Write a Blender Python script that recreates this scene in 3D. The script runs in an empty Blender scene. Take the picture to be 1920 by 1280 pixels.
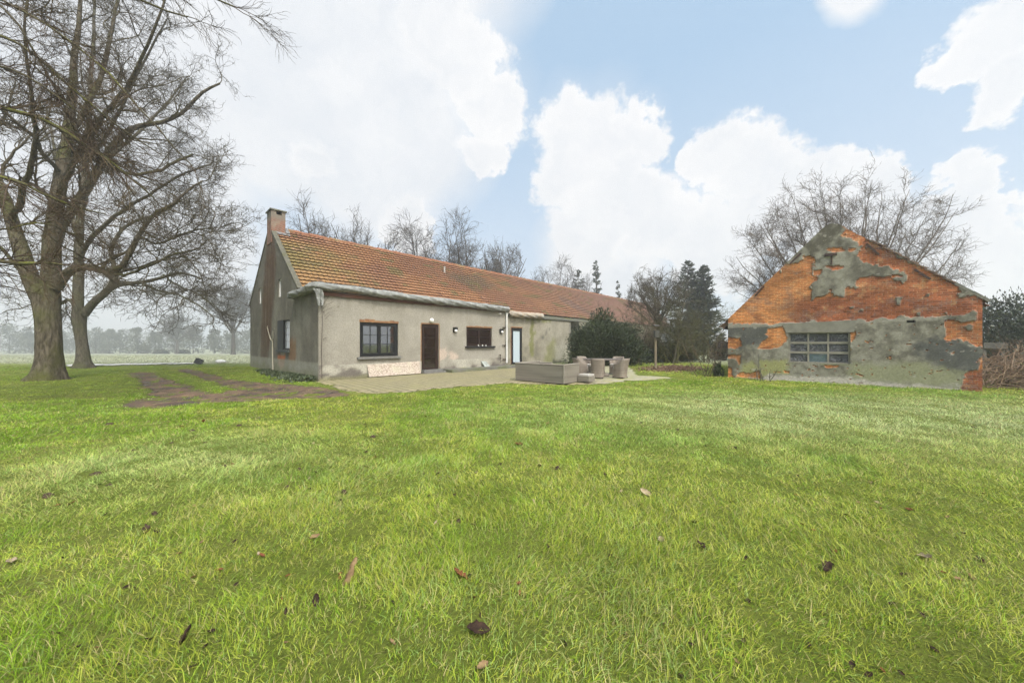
import bpy, math, random
import numpy as np
from mathutils import Vector, Matrix
S = bpy.context.scene
C = S.collection
rng = np.random.default_rng(7)
random.seed(7)
F, CXP, HZ, CH = 650.0, 960.0, 643.0, 1.5
NX = 'ShaderNode'

# ---------------------------------------------------------------- numeric helpers
_T = np.random.default_rng(3).random((256, 256))
def vn(x, y, s=0):
    x = np.asarray(x, float) + s * 17.31; y = np.asarray(y, float) + s * 9.77
    xi = np.floor(x).astype(int); yi = np.floor(y).astype(int)
    fx = x - xi; fy = y - yi
    fx = fx * fx * (3 - 2 * fx); fy = fy * fy * (3 - 2 * fy)
    a = _T[xi & 255, yi & 255]; b = _T[(xi + 1) & 255, yi & 255]
    c = _T[xi & 255, (yi + 1) & 255]; d = _T[(xi + 1) & 255, (yi + 1) & 255]
    return (a * (1 - fx) + b * fx) * (1 - fy) + (c * (1 - fx) + d * fx) * fy
def fbm(x, y, o=4, s=0):
    r = 0; a = .5; t = 0
    for i in range(o):
        r = r + a * vn(x, y, s + i * 3); t += a; x = x * 2.03; y = y * 2.03; a *= .55
    return r / t
def ss(a, b, x):
    t = np.clip((np.asarray(x, float) - a) / (b - a), 0, 1); return t * t * (3 - 2 * t)
def psd(x, y, poly):
    """signed distance to a polygon, negative inside"""
    p = np.asarray(poly, float); x = np.asarray(x, float); y = np.asarray(y, float)
    d = np.full(x.shape, 1e18); ins = np.zeros(x.shape, bool)
    for (ax, ay), (bx, by) in zip(p, np.roll(p, -1, 0)):
        ex, ey = bx - ax, by - ay; L = ex * ex + ey * ey + 1e-12
        t = np.clip(((x - ax) * ex + (y - ay) * ey) / L, 0, 1)
        d = np.minimum(d, (x - ax - t * ex) ** 2 + (y - ay - t * ey) ** 2)
        c = (ay > y) != (by > y)
        with np.errstate(divide='ignore', invalid='ignore'):
            ins ^= c & (x < ex * (y - ay) / (ey if ey else 1e-12) + ax)
    return np.where(ins, -1, 1) * np.sqrt(d)
def at(px, py, Y):
    return np.array([(px - CXP) / F * Y, Y, CH - (py - HZ) / F * Y])
def gnd(px, py):
    Y = CH * F / (py - HZ); return ((px - CXP) / F * Y, Y)

# ---------------------------------------------------------------- mesh helpers
ORG = {}
def mesh(name, V, Fs, m=None, parent=None, local=False, col=None, attrs=None, uv=None, smooth=False, loc=None):
    V = np.asarray(V, np.float32).reshape(-1, 3)
    if isinstance(Fs, np.ndarray): Fs = [Fs]
    if parent is not None and not local: V = V - np.asarray(ORG[parent.name], np.float32)
    if loc is not None: V = V - np.asarray(loc, np.float32)
    me = bpy.data.meshes.new(name)
    Fs = [np.asarray(f, np.int32) for f in Fs if len(f)]
    me.vertices.add(len(V)); me.vertices.foreach_set('co', V.ravel())
    li = np.concatenate([f.ravel() for f in Fs])
    lt = np.concatenate([np.full(len(f), f.shape[1], np.int32) for f in Fs])
    ls = np.concatenate([[0], np.cumsum(lt)[:-1]]).astype(np.int32)
    me.loops.add(len(li)); me.loops.foreach_set('vertex_index', li)
    me.polygons.add(len(lt)); me.polygons.foreach_set('loop_start', ls); me.polygons.foreach_set('loop_total', lt)
    me.polygons.foreach_set('use_smooth', np.full(len(lt), bool(smooth)))
    if uv is not None:
        l = me.uv_layers.new(name='UVMap'); l.data.foreach_set('uv', np.asarray(uv, np.float32)[li].ravel())
    if col is not None:
        a = me.attributes.new('Col', 'FLOAT_COLOR', 'POINT'); c = np.ones((len(V), 4), np.float32); c[:, :3] = col
        a.data.foreach_set('color', c.ravel())
    for k, v in (attrs or {}).items():
        a = me.attributes.new(k, 'FLOAT', 'POINT'); a.data.foreach_set('value', np.asarray(v, np.float32))
    me.update(calc_edges=True); me.validate()
    if m: me.materials.append(m)
    o = bpy.data.objects.new(name, me); C.objects.link(o)
    if parent is not None: o.parent = parent; ORG[o.name] = ORG.get(parent.name, (0, 0, 0))
    if loc is not None: o.location = loc
    return o
class MB:
    def __init__(s): s.v = []; s.q = []; s.t = []; s.n = 0
    def add(s, V, q=(), t=()):
        V = np.asarray(V, float).reshape(-1, 3); s.v.append(V)
        if len(q): s.q.append(np.asarray(q, int).reshape(-1, 4) + s.n)
        if len(t): s.t.append(np.asarray(t, int).reshape(-1, 3) + s.n)
        s.n += len(V); return s
    def box(s, o, ax, ay, az):
        """corner o and three edge vectors"""
        o, ax, ay, az = (np.asarray(k, float) for k in (o, ax, ay, az))
        V = [o, o + ax, o + ax + ay, o + ay, o + az, o + ax + az, o + ax + ay + az, o + ay + az]
        q = [(0, 3, 2, 1), (4, 5, 6, 7), (0, 1, 5, 4), (1, 2, 6, 5), (2, 3, 7, 6), (3, 0, 4, 7)]
        if np.dot(np.cross(ax, ay), az) < 0: q = [k[::-1] for k in q]
        return s.add(V, q)
    def cbox(s, c, sx, sy, sz):
        return s.box(np.asarray(c, float) - np.array([sx, sy, sz]) / 2, (sx, 0, 0), (0, sy, 0), (0, 0, sz))
    def tube(s, P, R, k=8, cap=True):
        P = np.asarray(P, float); n = len(P); R = np.broadcast_to(R, (n,))
        V, q = tubes(P[None], np.asarray(R, float)[None], k); s.add(V, q)
        if cap:
            for e in (0, n - 1):
                ring = V[e * k:(e + 1) * k]; c = P[e]
                tr = [(k, i, (i + 1) % k) if e else (k, (i + 1) % k, i) for i in range(k)]
                s.add(np.vstack([ring, c]), (), tr)
        return s
    def prism(s, pts, d):
        """polygon (fan-safe, in 3D) extruded by d"""
        P = np.asarray(pts, float); n = len(P); d = np.asarray(d, float)
        nrm = sum(np.cross(P[i] - P[0], P[(i + 1) % n] - P[0]) for i in range(n))
        if np.dot(nrm, d) > 0: P = P[::-1]
        V = np.vstack([P, P + d]); t = []
        for i in range(1, n - 1): t += [(0, i, i + 1), (n, n + i + 1, n + i)]
        q = [(i, n + i, n + (i + 1) % n, (i + 1) % n) for i in range(n)]
        return s.add(V, q, t)
    def lathe(s, prof, c=(0, 0, 0), k=16):
        a = np.arange(k) / k * 2 * math.pi; V = []
        for r, z in prof: V += [(c[0] + r * math.cos(t), c[1] + r * math.sin(t), c[2] + z) for t in a]
        q = [(j * k + i, j * k + (i + 1) % k, (j + 1) * k + (i + 1) % k, (j + 1) * k + i) for j in range(len(prof) - 1) for i in range(k)]
        return s.add(V, q)
    def build(s, name, m, parent=None, **kw):
        return mesh(name, np.vstack(s.v), [np.vstack(x) for x in (s.q, s.t) if x], m, parent, **kw)
def tubes(P, R, k):
    """batch of tubes: P (m,n,3), R (m,n) -> verts, quads"""
    m, n = P.shape[:2]
    T = np.gradient(P, axis=1); T /= np.linalg.norm(T, axis=2, keepdims=True) + 1e-9
    a = np.zeros_like(T); d0 = T.mean(1); ref = np.where((np.abs(d0[:, 2:3]) > .8), [[1., 0, 0]], [[0, 0, 1.]])
    a = np.cross(T, ref[:, None, :]); a /= np.linalg.norm(a, axis=2, keepdims=True) + 1e-9
    b = np.cross(T, a)
    th = np.arange(k) / k * 2 * math.pi
    V = P[:, :, None] + R[:, :, None, None] * (a[:, :, None] * np.cos(th)[None, None, :, None] + b[:, :, None] * np.sin(th)[None, None, :, None])
    i = np.arange(m)[:, None, None]; j = np.arange(n - 1)[None, :, None]; l = np.arange(k)[None, None, :]
    base = i * n * k
    f = np.stack([base + j * k + l, base + j * k + (l + 1) % k, base + (j + 1) * k + (l + 1) % k, base + (j + 1) * k + l], -1)
    return V.reshape(-1, 3), f.reshape(-1, 4)
def thing(name, label, cat, loc, rz=0, group=None):
    o = bpy.data.objects.new(name, None); C.objects.link(o); o.location = loc; o.rotation_euler = (0, 0, rz)
    o.empty_display_size = .2
    ORG[o.name] = tuple(loc); tag(o, label, cat, group); return o
def tag(o, label, cat=None, group=None, kind=None):
    o['label'] = label
    if cat: o['category'] = cat
    if group: o['group'] = group
    if kind: o['kind'] = kind
    return o
def struct(o): o['kind'] = 'structure'; return o

# ---------------------------------------------------------------- node helpers
def nd(nt, typ, ins=None, **props):
    n = nt.nodes.new(NX + typ)
    for k, v in props.items(): setattr(n, k, v)
    for k, v in (ins or {}).items():
        s = n.inputs[k]
        if isinstance(v, bpy.types.NodeSocket): nt.links.new(v, s)
        elif isinstance(v, (tuple, list)) and len(v) == 3 and s.type == 'RGBA': s.default_value = (*v, 1)
        else: s.default_value = v
    return n
def mth(nt, op, a, b=0.0, c=None, clamp=False):
    d = {0: a, 1: b}
    if c is not None: d[2] = c
    return nd(nt, 'Math', d, operation=op, use_clamp=clamp).outputs[0]
def mixc(nt, f, a, b, bt='MIX'):
    n = nd(nt, 'Mix', None, data_type='RGBA', blend_type=bt)
    for i, v in ((0, f), (6, a), (7, b)):
        if isinstance(v, bpy.types.NodeSocket): nt.links.new(v, n.inputs[i])
        else: n.inputs[i].default_value = (*v, 1) if i and len(v) == 3 else v
    return n.outputs[2]
def noise(nt, vec, scale, detail=4, rough=.55, col=False, dist=0.0):
    n = nd(nt, 'TexNoise', {'Vector': vec, 'Scale': scale, 'Detail': detail, 'Roughness': rough, 'Distortion': dist})
    return n.outputs[1 if col else 0]
def mrange(nt, v, a, b, c=0., d=1.):
    return nd(nt, 'MapRange', {0: v, 1: a, 2: b, 3: c, 4: d}, clamp=True).outputs[0]
def pos(nt): return nd(nt, 'NewGeometry').outputs['Position']
def ocoord(nt): return nd(nt, 'TexCoord').outputs['Object']
def newmat(name):
    m = bpy.data.materials.new(name); m.use_nodes = True
    nt = m.node_tree; return m, nt, nt.nodes['Principled BSDF']
def bump(nt, b, h, dist=.01, st=1.0):
    n = nd(nt, 'Bump', {'Height': h, 'Distance': dist, 'Strength': st}); nt.links.new(n.outputs[0], b.inputs['Normal'])
def setc(nt, b, v):
    if isinstance(v, bpy.types.NodeSocket): nt.links.new(v, b.inputs['Base Color'])
    else: b.inputs['Base Color'].default_value = (*v, 1)
def simple(name, c1, c2=None, scale=6., rough=.8, bmp=0., bscale=40., c3=None, s3=1.5, spec=.3, metal=0.):
    m, nt, b = newmat(name); p = ocoord(nt)
    b.inputs['Roughness'].default_value = rough; b.inputs['Specular IOR Level'].default_value = spec; b.inputs['Metallic'].default_value = metal
    c = c1
    if c2: c = mixc(nt, mrange(nt, noise(nt, p, scale), .3, .7), c1, c2)
    if c3: c = mixc(nt, mrange(nt, noise(nt, p, s3), .48, .68), c, c3)
    setc(nt, b, c)
    if bmp: bump(nt, b, noise(nt, p, bscale, 5), bmp)
    return m
def attrmat(name, rough=.85, var=.35, scale=9., bmp=.004, bscale=45., fine=None, spec=.25):
    """base colour from the mesh's own Col attribute, broken up by noise"""
    m, nt, b = newmat(name); p = pos(nt)
    b.inputs['Roughness'].default_value = rough; b.inputs['Specular IOR Level'].default_value = spec
    c = nd(nt, 'Attribute', attribute_name='Col').outputs['Color']
    f = mrange(nt, noise(nt, p, scale, 6, .65), .25, .75, 1 - var, 1 + var)
    c = mixc(nt, 1., c, nd(nt, 'CombineColor', {0: f, 1: f, 2: f}).outputs[0], 'MULTIPLY')
    if fine:
        g = mrange(nt, noise(nt, p, fine, 3, .7), .3, .7, .75, 1.25)
        c = mixc(nt, 1., c, nd(nt, 'CombineColor', {0: g, 1: g, 2: g}).outputs[0], 'MULTIPLY')
    setc(nt, b, c)
    bump(nt, b, noise(nt, p, bscale, 5, .65), bmp)
    return m
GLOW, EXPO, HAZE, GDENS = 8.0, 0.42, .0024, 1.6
# ---------------------------------------------------------------- camera, light, sky
cam_d = bpy.data.cameras.new('camera'); cam = bpy.data.objects.new('camera', cam_d); C.objects.link(cam)
cam_d.sensor_width = 36; cam_d.lens = 36 * F / 1920; cam_d.clip_start = .05; cam_d.clip_end = 3000
cam.location = (0, 0, CH); cam.rotation_euler = (math.pi / 2, 0, 0); cam_d.shift_y = (HZ - 640) / 1920
S.camera = cam
SUN_AZ, SUN_EL = math.radians(150), math.radians(50)     # azimuth clockwise from +Y
SD = np.array([math.sin(SUN_AZ) * math.cos(SUN_EL), math.cos(SUN_AZ) * math.cos(SUN_EL), math.sin(SUN_EL)])
sl = bpy.data.lights.new('sun', 'SUN'); sl.energy = 2.3; sl.angle = math.radians(11); sl.color = (1, .95, .87)
so = bpy.data.objects.new('sun', sl); C.objects.link(so); so.location = (0, -20, 40)
so.rotation_euler = Vector(-SD).to_track_quat('-Z', 'Y').to_euler()
W = bpy.data.worlds.new('World'); S.world = W; W.use_nodes = True
nt = W.node_tree; bg = nt.nodes['Background']
sky = nd(nt, 'TexSky', sky_type='NISHITA'); sky.sun_disc = False; sky.sun_elevation = SUN_EL; sky.sun_rotation = SUN_AZ
sky.air_density = 1.0; sky.dust_density = 1.2; sky.ozone_density = 1.5
D = nd(nt, 'TexCoord').outputs['Generated']
def vm(op, a, b=None, out=0):
    d = {0: a}
    if b is not None: d[1] = b
    return nd(nt, 'VectorMath', d, operation=op).outputs[out]
def pdir(px, py):
    v = np.array([(px - CXP) / F, 1, (HZ - py) / F]); return v / np.linalg.norm(v)
w1 = vm('SUBTRACT', noise(nt, D, 4.2, 5, .55, True), (.5, .5, .5))
w3 = vm('SUBTRACT', noise(nt, D, 42., 3, .6, True), (.5, .5, .5))
w2 = vm('SUBTRACT', noise(nt, D, 15., 4, .6, True), (.5, .5, .5))
sc1 = nd(nt, 'VectorMath', {0: w1, 'Scale': .11}, operation='SCALE').outputs[0]
sc2 = nd(nt, 'VectorMath', {0: w2, 'Scale': .085}, operation='SCALE').outputs[0]
sc3 = nd(nt, 'VectorMath', {0: w3, 'Scale': .045}, operation='SCALE').outputs[0]
DW = vm('ADD', vm('ADD', vm('ADD', D, sc1), sc2), sc3)
def field(blobs, vec):
    f = None
    for px, py, r in blobs:
        c = pdir(px, py); k = np.linalg.norm(pdir(px + r * .7, py) - c) / 1.4 + np.linalg.norm(pdir(px, py - r * .7) - c) / 1.4
        dist = vm('DISTANCE', vec, tuple(c), out=1)
        v = mth(nt, 'MULTIPLY_ADD', dist, -1.0 / k, 1.0)
        f = v if f is None else mth(nt, 'MAXIMUM', f, v)
    return f
puffs = [(880,120,95),(930,205,75),(900,290,50),(575,300,50),(1060,250,75),(1120,265,85),(1200,255,62),(1130,340,100),(1060,330,65),
 (1210,385,85),(1110,430,100),(1290,430,95),(1360,285,62),(1405,320,80),(1315,305,50),(1555,335,66),(1480,355,75),(1450,410,110),
 (1640,340,62),(1600,430,120),(1820,315,62),(1880,360,60),(1790,410,100),(1700,450,110),(1350,480,110),(1850,500,120),
 (1860,80,105),(1910,40,110),(1765,125,58),(1890,160,80),(770,420,62),(1240,420,90),(820,40,110)]
soft = [(640,60,330),(690,240,300),(520,180,300),(150,250,480),(100,560,300),(820,-160,300),(1600,-20,70),(300,450,240),(1130,500,170),(1650,520,260)]
# high cloud everywhere else round the dome
rest = mrange(nt, noise(nt, D, 1.7, 6, .55), .44, .58)
dx = nd(nt, 'SeparateXYZ', {0: D}).outputs
back = mrange(nt, dx[1], .15, -.25)
zen = mrange(nt, dx[2], .80, .95)
rest = mth(nt, 'MULTIPLY', rest, mth(nt, 'MAXIMUM', back, zen))
pf = field(puffs, DW); sf = field(soft, vm('ADD', D, sc1))
am = mrange(nt, pf, -.09, .20); asf = mrange(nt, sf, -.1, .4, 0, .95)
halo = mrange(nt, field(puffs, vm('ADD', D, sc1)), -.5, .1, 0, .22)
al = mth(nt, 'MAXIMUM', mth(nt, 'MAXIMUM', am, mth(nt, 'MAXIMUM', asf, halo)), rest)
near = mrange(nt, dx[2], .60, .0, 0, .62)                 # thin white veil towards the horizon
al = mth(nt, 'MAXIMUM', al, near)
glow = mth(nt, 'POWER', mth(nt, 'MAXIMUM', vm('DOT_PRODUCT', D, tuple(SD), out=1), 0.0), 8.0)  # sky made brighter round the sun, out of view, to lift the ground light
cn = noise(nt, DW, 7.5, 6, .62)
puffy = mth(nt, 'MULTIPLY', mrange(nt, pf, .0, .5, .6, .1), am)
lum = mth(nt, 'ADD', mrange(nt, cn, .30, .74, 0, .85), puffy, clamp=True)
ccol = mixc(nt, lum, (6.25, 6.5, 6.8), (7.5, 7.5, 7.5))
skb = mixc(nt, .72, mixc(nt, 1., sky.outputs[0], (1.1, 1.1, 1.1), 'MULTIPLY'), (4.2, 5.8, 7.4))
colr = mixc(nt, al, skb, ccol)
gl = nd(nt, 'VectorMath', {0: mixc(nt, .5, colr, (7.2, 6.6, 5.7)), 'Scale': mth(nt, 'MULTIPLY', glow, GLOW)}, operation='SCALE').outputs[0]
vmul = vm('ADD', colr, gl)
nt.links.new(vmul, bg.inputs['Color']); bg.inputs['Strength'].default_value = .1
S.view_settings.view_transform = 'Standard'; S.view_settings.look = 'None'; S.view_settings.exposure = EXPO; S.view_settings.gamma = 1
S.view_settings.use_curve_mapping = False
S.cycles.use_denoising = True; S.cycles.denoising_prefilter = 'FAST'; S.cycles.volume_bounces = 2; S.cycles.max_bounces = 8; S.cycles.transparent_max_bounces = 12

# ---------------------------------------------------------------- house frame
f2 = np.array([1565 - CXP, F]); U = np.array([*(f2 / np.linalg.norm(f2)), 0]); V_ = np.array([-U[1], U[0], 0])
C0 = np.array([(597 - CXP) / F * 13.73, 13.73, 0.]); ZV = np.array([0, 0, 1.])
def H(s, t, z): return C0 + s * U + t * V_ + z * ZV
def hit(px, py, O, n):
    d = np.array([(px - CXP) / F, 1, -(py - HZ) / F]); o = np.array([0, 0, CH]); return o + d * (np.dot(O - o, n) / np.dot(d, n))
def fac(px, py, t=0.):            # pixel -> (s, z) on a plane parallel to the long front
    p = hit(px, py, H(0, t, 0), V_) - C0; return np.dot(p, U), p[2]
def gab(px, py, s=0.):            # pixel -> (t, z) on the gable plane
    p = hit(px, py, H(s, 0, 0), U) - C0; return np.dot(p, V_), p[2]
BO = np.array([(1365 - CXP) / F * 15.0, 15.0, 0]); BE = np.array([(1842 - CXP) / F * 10.6, 10.6, 0])
BU = (BE - BO) / np.linalg.norm(BE - BO); BW = np.linalg.norm(BE - BO); BN = np.array([-BU[1], BU[0], 0])   # BN points away from the camera
if BN[1] < 0: BN = -BN
def bar(px, py):
    p = hit(px, py, BO, BN) - BO; return np.dot(p, BU), p[2]
def B(w, d, z): return BO + w * BU + d * BN + z * ZV
SEND, TM, EAVE, RIDGE, RT, TW = 51.0, 2.72, 3.95, 7.77, 7.56, 12.4
# ---------------------------------------------------------------- ground
def g2(pts): return [gnd(*p) for p in pts]
RUTA = g2([(222,686),(258,686),(300,703),(335,717),(375,731),(410,738),(400,748),(330,752),(282,738),(258,714)])
RUTB = g2([(300,684.5),(335,684.5),(385,699),(445,713),(540,721),(600,726),(645,733),(640,741),(560,744),(450,742),(415,735),(432,728),(405,717),(378,708),(340,696)])
BAND = g2([(215,764),(300,764),(400,755),(520,748),(650,743),(648,732),(540,724),(460,729),(412,736),(350,739),(250,748)])
TERR = [tuple(H(-.1, .05, 0)[:2])] + [tuple(H(s, .05, 0)[:2]) for s in (5., 10., 16.)] + g2([(1090,684),(1180,687),(1200,703),(1258,706),(1262,708.5),(1170,714),(1135,719),(1075,721),(960,718),(870,723),(760,734),(700,736),(650,733)])
HOUSE = [tuple(H(s, t, 0)[:2]) for s, t in ((0, 0), (18.2, 0), (18.2, TM), (SEND, TM), (SEND, TW), (0, TW))]
BARN = [tuple(B(w, d, 0)[:2]) for w, d in ((0, 0), (BW, 0), (BW, 9), (0, 9))]
def track_sd(x, y):
    d = np.minimum(np.minimum(psd(x, y, RUTA), psd(x, y, RUTB)), psd(x, y, BAND))
    return d + (fbm(x * 1.3, y * 1.3, 4, 5) - .5) * .45 + (fbm(x * 6, y * 6, 2, 15) - .5) * .35
def terr_sd(x, y): return psd(x, y, TERR) + (fbm(x * 2.2, y * 2.2, 3, 8) - .5) * .6 + (fbm(x * 9, y * 9, 2, 18) - .5) * .3
def gz(x, y):
    x = np.asarray(x, float); y = np.asarray(y, float)
    z = (fbm(x * .55, y * .55, 3, 1) - .5) * .03 + (fbm(x * 2.4, y * 2.4, 3, 2) - .5) * .075
    flat = np.minimum(psd(x, y, TERR), psd(x, y, HOUSE))
    z = z * ss(0, 1.5, flat) * ss(.2, 1.5, np.hypot(x, y)) - .03 * ss(.4, -.1, psd(x, y, TERR))
    z = z - .05 * ss(.3, -.5, track_sd(x, y)) * ss(.3, 2, flat)
    drop = .0258 * np.maximum(0, y - 25.5) * ss(-4, -22, x)
    return z - np.minimum(drop, 4.2)
xs = np.unique(np.concatenate([np.arange(-36, 30.1, .24), np.linspace(-395, -36, 46), np.linspace(30, 395, 40)]))
ys = np.unique(np.concatenate([np.arange(-6, 34.1, .24), np.linspace(-110, -6, 16), np.linspace(34, 240, 60), np.linspace(240, 410, 12)]))
X, Y = np.meshgrid(xs, ys); nx, ny = len(xs), len(ys)
def grid_faces(nx, ny):
    i = np.arange(nx - 1)[None]; j = np.arange(ny - 1)[:, None]; a = j * nx + i
    return np.stack([a, a + 1, a + nx + 1, a + nx], -1).reshape(-1, 4)
Zg = gz(X.ravel(), Y.ravel())
m, nt, b = newmat('turf_soil'); p = pos(nt); b.inputs['Roughness'].default_value = .95; b.inputs['Specular IOR Level'].default_value = .1
n1 = noise(nt, p, .35, 5); n2 = noise(nt, p, 5., 6, .65); n3 = noise(nt, p, 46., 6, .75)
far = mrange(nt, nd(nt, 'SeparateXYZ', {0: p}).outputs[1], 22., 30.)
c = mixc(nt, mrange(nt, n2, .3, .7), (.105, .14, .016), (.16, .18, .034))
c = mixc(nt, mrange(nt, n1, .5, .68, 0, .4), c, (.26, .24, .07))
c = mixc(nt, mrange(nt, n3, .46, .68, 0, .75), c, (.03, .028, .010))
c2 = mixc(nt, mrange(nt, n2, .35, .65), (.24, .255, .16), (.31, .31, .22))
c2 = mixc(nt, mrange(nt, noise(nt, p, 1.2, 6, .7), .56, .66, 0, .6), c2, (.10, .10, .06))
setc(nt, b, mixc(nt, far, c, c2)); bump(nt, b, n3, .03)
struct(mesh('ground', np.stack([X.ravel(), Y.ravel(), Zg], 1), grid_faces(nx, ny), m, smooth=True))

def patch(name, sdf, box, res, lift, m, thick=None):
    xs = np.arange(box[0], box[1], res); ys = np.arange(box[2], box[3], res)
    X, Y = np.meshgrid(xs, ys); x, y = X.ravel(), Y.ravel(); sd = sdf(x, y)
    f = grid_faces(len(xs), len(ys)); f = f[(sd[f] < 0).all(1)]
    z = gz(x, y) + lift(x, y, sd)
    u = np.unique(f); mp = np.full(len(x), -1); mp[u] = np.arange(len(u))
    return struct(mesh(name, np.stack([x, y, z], 1)[u], mp[f], m, smooth=True))
m, nt, b = newmat('wet_mud'); p = pos(nt)
n1 = noise(nt, p, 1.1, 6, .65); n2 = noise(nt, p, 7., 6, .7)
c = mixc(nt, mrange(nt, n1, .35, .62), (.035, .021, .014), (.165, .10, .055))
c = mixc(nt, mrange(nt, n2, .5, .72, 0, .8), c, (.02, .013, .009))
c = mixc(nt, mrange(nt, noise(nt, p, 2.6, 5), .56, .66, 0, .55), c, (.10, .10, .03))
setc(nt, b, c); nt.links.new(mrange(nt, n1, .34, .46, .22, .85), b.inputs['Roughness']); bump(nt, b, n2, .08)
def mudlift(x, y, sd): return .006 + .11 * (fbm(x * 2.6, y * 4.2, 4, 31) - .42) * ss(0, -.35, sd)
patch('dirt_track', track_sd, (-19, -3, 7.5, 24.5), .06, mudlift, m)
m, nt, b = newmat('mossy_paving'); p = pos(nt)
br = nd(nt, 'TexBrick', {'Vector': nd(nt, 'Mapping', {0: p, 'Rotation': (0, 0, math.atan2(U[1], U[0]))}).outputs[0], 'Color1': (.32, .262, .15), 'Color2': (.25, .205, .118), 'Mortar': (.09, .085, .03), 'Scale': 1., 'Mortar Size': .03, 'Brick Width': .3, 'Row Height': .3})
c = mixc(nt, mrange(nt, noise(nt, p, 1.1, 7, .7), .44, .66, 0, .6), br.outputs[0], (.25, .22, .085))
c = mixc(nt, mrange(nt, noise(nt, p, 11., 5, .7), .45, .7, 0, .75), c, (.13, .115, .065))
c = mixc(nt, mrange(nt, nd(nt, 'SeparateXYZ', {0: p}).outputs[0], 2.6, 4.2, 0, .75), c, mixc(nt, mrange(nt, noise(nt, p, 3., 5), .4, .62), (.31, .285, .235), (.27, .26, .08)))
setc(nt, b, c); b.inputs['Roughness'].default_value = .85; bump(nt, b, noise(nt, p, 30., 5), .012)
tx = [q[0] for q in TERR]; ty = [q[1] for q in TERR]
patch('terrace', terr_sd, (min(tx) - .5, max(tx) + .5, min(ty) - .5, max(ty) + .5), .06, lambda x, y, sd: .004 + .03 * ss(0, -.35, sd) + .012 * (fbm(x * 1.5, y * 1.5, 2, 40) - .5), m)
rd = simple('pale_concrete', (.55, .53, .47), (.42, .40, .35), 2., .9, .01)
def roadsd(x, y): return psd(x, y, g2([(120,687.6),(366,682.6),(366,680.2),(120,684.2)]))
patch('road', roadsd, (-36, -17, 20, 27), .15, lambda x, y, sd: .05 + 0 * x, rd)
# dead leaves lying under the shrubs
# ---------------------------------------------------------------- haze
m = bpy.data.materials.new('haze_air'); m.use_nodes = True; nt = m.node_tree; nt.nodes.remove(nt.nodes['Principled BSDF'])
v = nd(nt, 'VolumePrincipled', {'Color': (.96, .96, .97), 'Density': HAZE, 'Anisotropy': .62})
nt.links.new(v.outputs[0], nt.nodes['Material Output'].inputs['Volume'])
hb = MB().box((-400, -115, -5.4), (800, 0, 0), (0, 530, 0), (0, 0, 31.4)).build('haze', m); tag(hb, 'pale winter mist hanging over the fields and trees', 'mist', kind='stuff')
# ---------------------------------------------------------------- shared building helpers
def wallgrid(name, O, du, nrm, w0, w1, z0, top, holes, res, colf, m, parent, extra_w=(), disp=None, attrf=None, reveal=.12):
    """rectangular-grid wall in the plane O + w*du + z, its top cut to top(w); holes are (wa, wb, za, zb) with reveals; nrm points outwards"""
    ws = list(np.arange(w0, w1, res)) + [w1] + list(extra_w); ztop = max(top(np.array([w0, w1, *extra_w])))
    zs = list(np.arange(z0, ztop, res)) + [ztop]
    he_w = [h for q in holes for h in q[:2]]; he_z = [h for q in holes for h in q[2:4]]
    def snap(a, e):
        a = np.array([k for k in a if all(abs(k - h) > res * .45 for h in e)] + list(e)); return np.unique(a)
    ws = snap(ws, list(he_w) + [w0, w1] + list(extra_w)); zs = snap(zs, list(he_z) + [z0, ztop])
    Wg, Zg = np.meshgrid(ws, zs); tp = top(Wg); Zc = np.minimum(Zg, tp); w, z = Wg.ravel(), Zc.ravel()
    f = grid_faces(len(ws), len(zs))
    zc = Zc.ravel()[f]; ok = (zc.max(1) - zc.min(1)) > 1e-6
    raw = Zg.ravel()[f]; ok &= ~((raw >= tp.ravel()[f] - 1e-9).all(1))
    cw, cz = w[f].mean(1), z[f].mean(1)
    for a, b_, c, d in [h[:4] for h in holes]: ok &= ~((cw > a) & (cw < b_) & (cz > c) & (cz < d))
    f = f[ok]
    P = O + w[:, None] * du + z[:, None] * ZV
    if disp is not None: P = P + disp(w, z)[:, None] * nrm
    nf = np.cross(P[f[0, 1]] - P[f[0, 0]], P[f[0, 3]] - P[f[0, 0]])
    if np.dot(nf, nrm) < 0: f = f[:, ::-1]
    col = colf(w, z); at_ = attrf(w, z) if attrf else {}
    uv = np.stack([w, z], 1); V = [P]; Fl = [f]; n = len(P)
    for a, b_, c, d in [h[:4] for h in holes]:
        q = [(a, c), (b_, c), (b_, d), (a, d)]
        o = np.array([O + i * du + j * ZV for i, j in q]); inn = o - nrm * reveal
        V.append(np.vstack([o, inn])); k = np.array([[i, (i + 1) % 4, 4 + (i + 1) % 4, 4 + i] for i in range(4)]) + n
        nn = np.cross(o[1] - o[0], inn[1] - o[0])
        if np.dot(nn, ZV) < 0: k = k[:, ::-1]
        Fl.append(k); qa = np.array(q); cc = colf(qa[:, 0], qa[:, 1]); col = np.vstack([col, cc, cc])
        uv = np.vstack([uv, qa, qa])
        for kk in at_: at_[kk] = np.concatenate([at_[kk], np.zeros(8)])
        n += 8
    return mesh(name, np.vstack(V), [np.vstack(Fl)], m, parent, col=col, attrs=at_, uv=uv)
def lerp(a, b, t): return a + (b - a) * np.asarray(t)[..., None]
def shade(c, f): return np.asarray(c) * np.asarray(f)[:, None]

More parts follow.
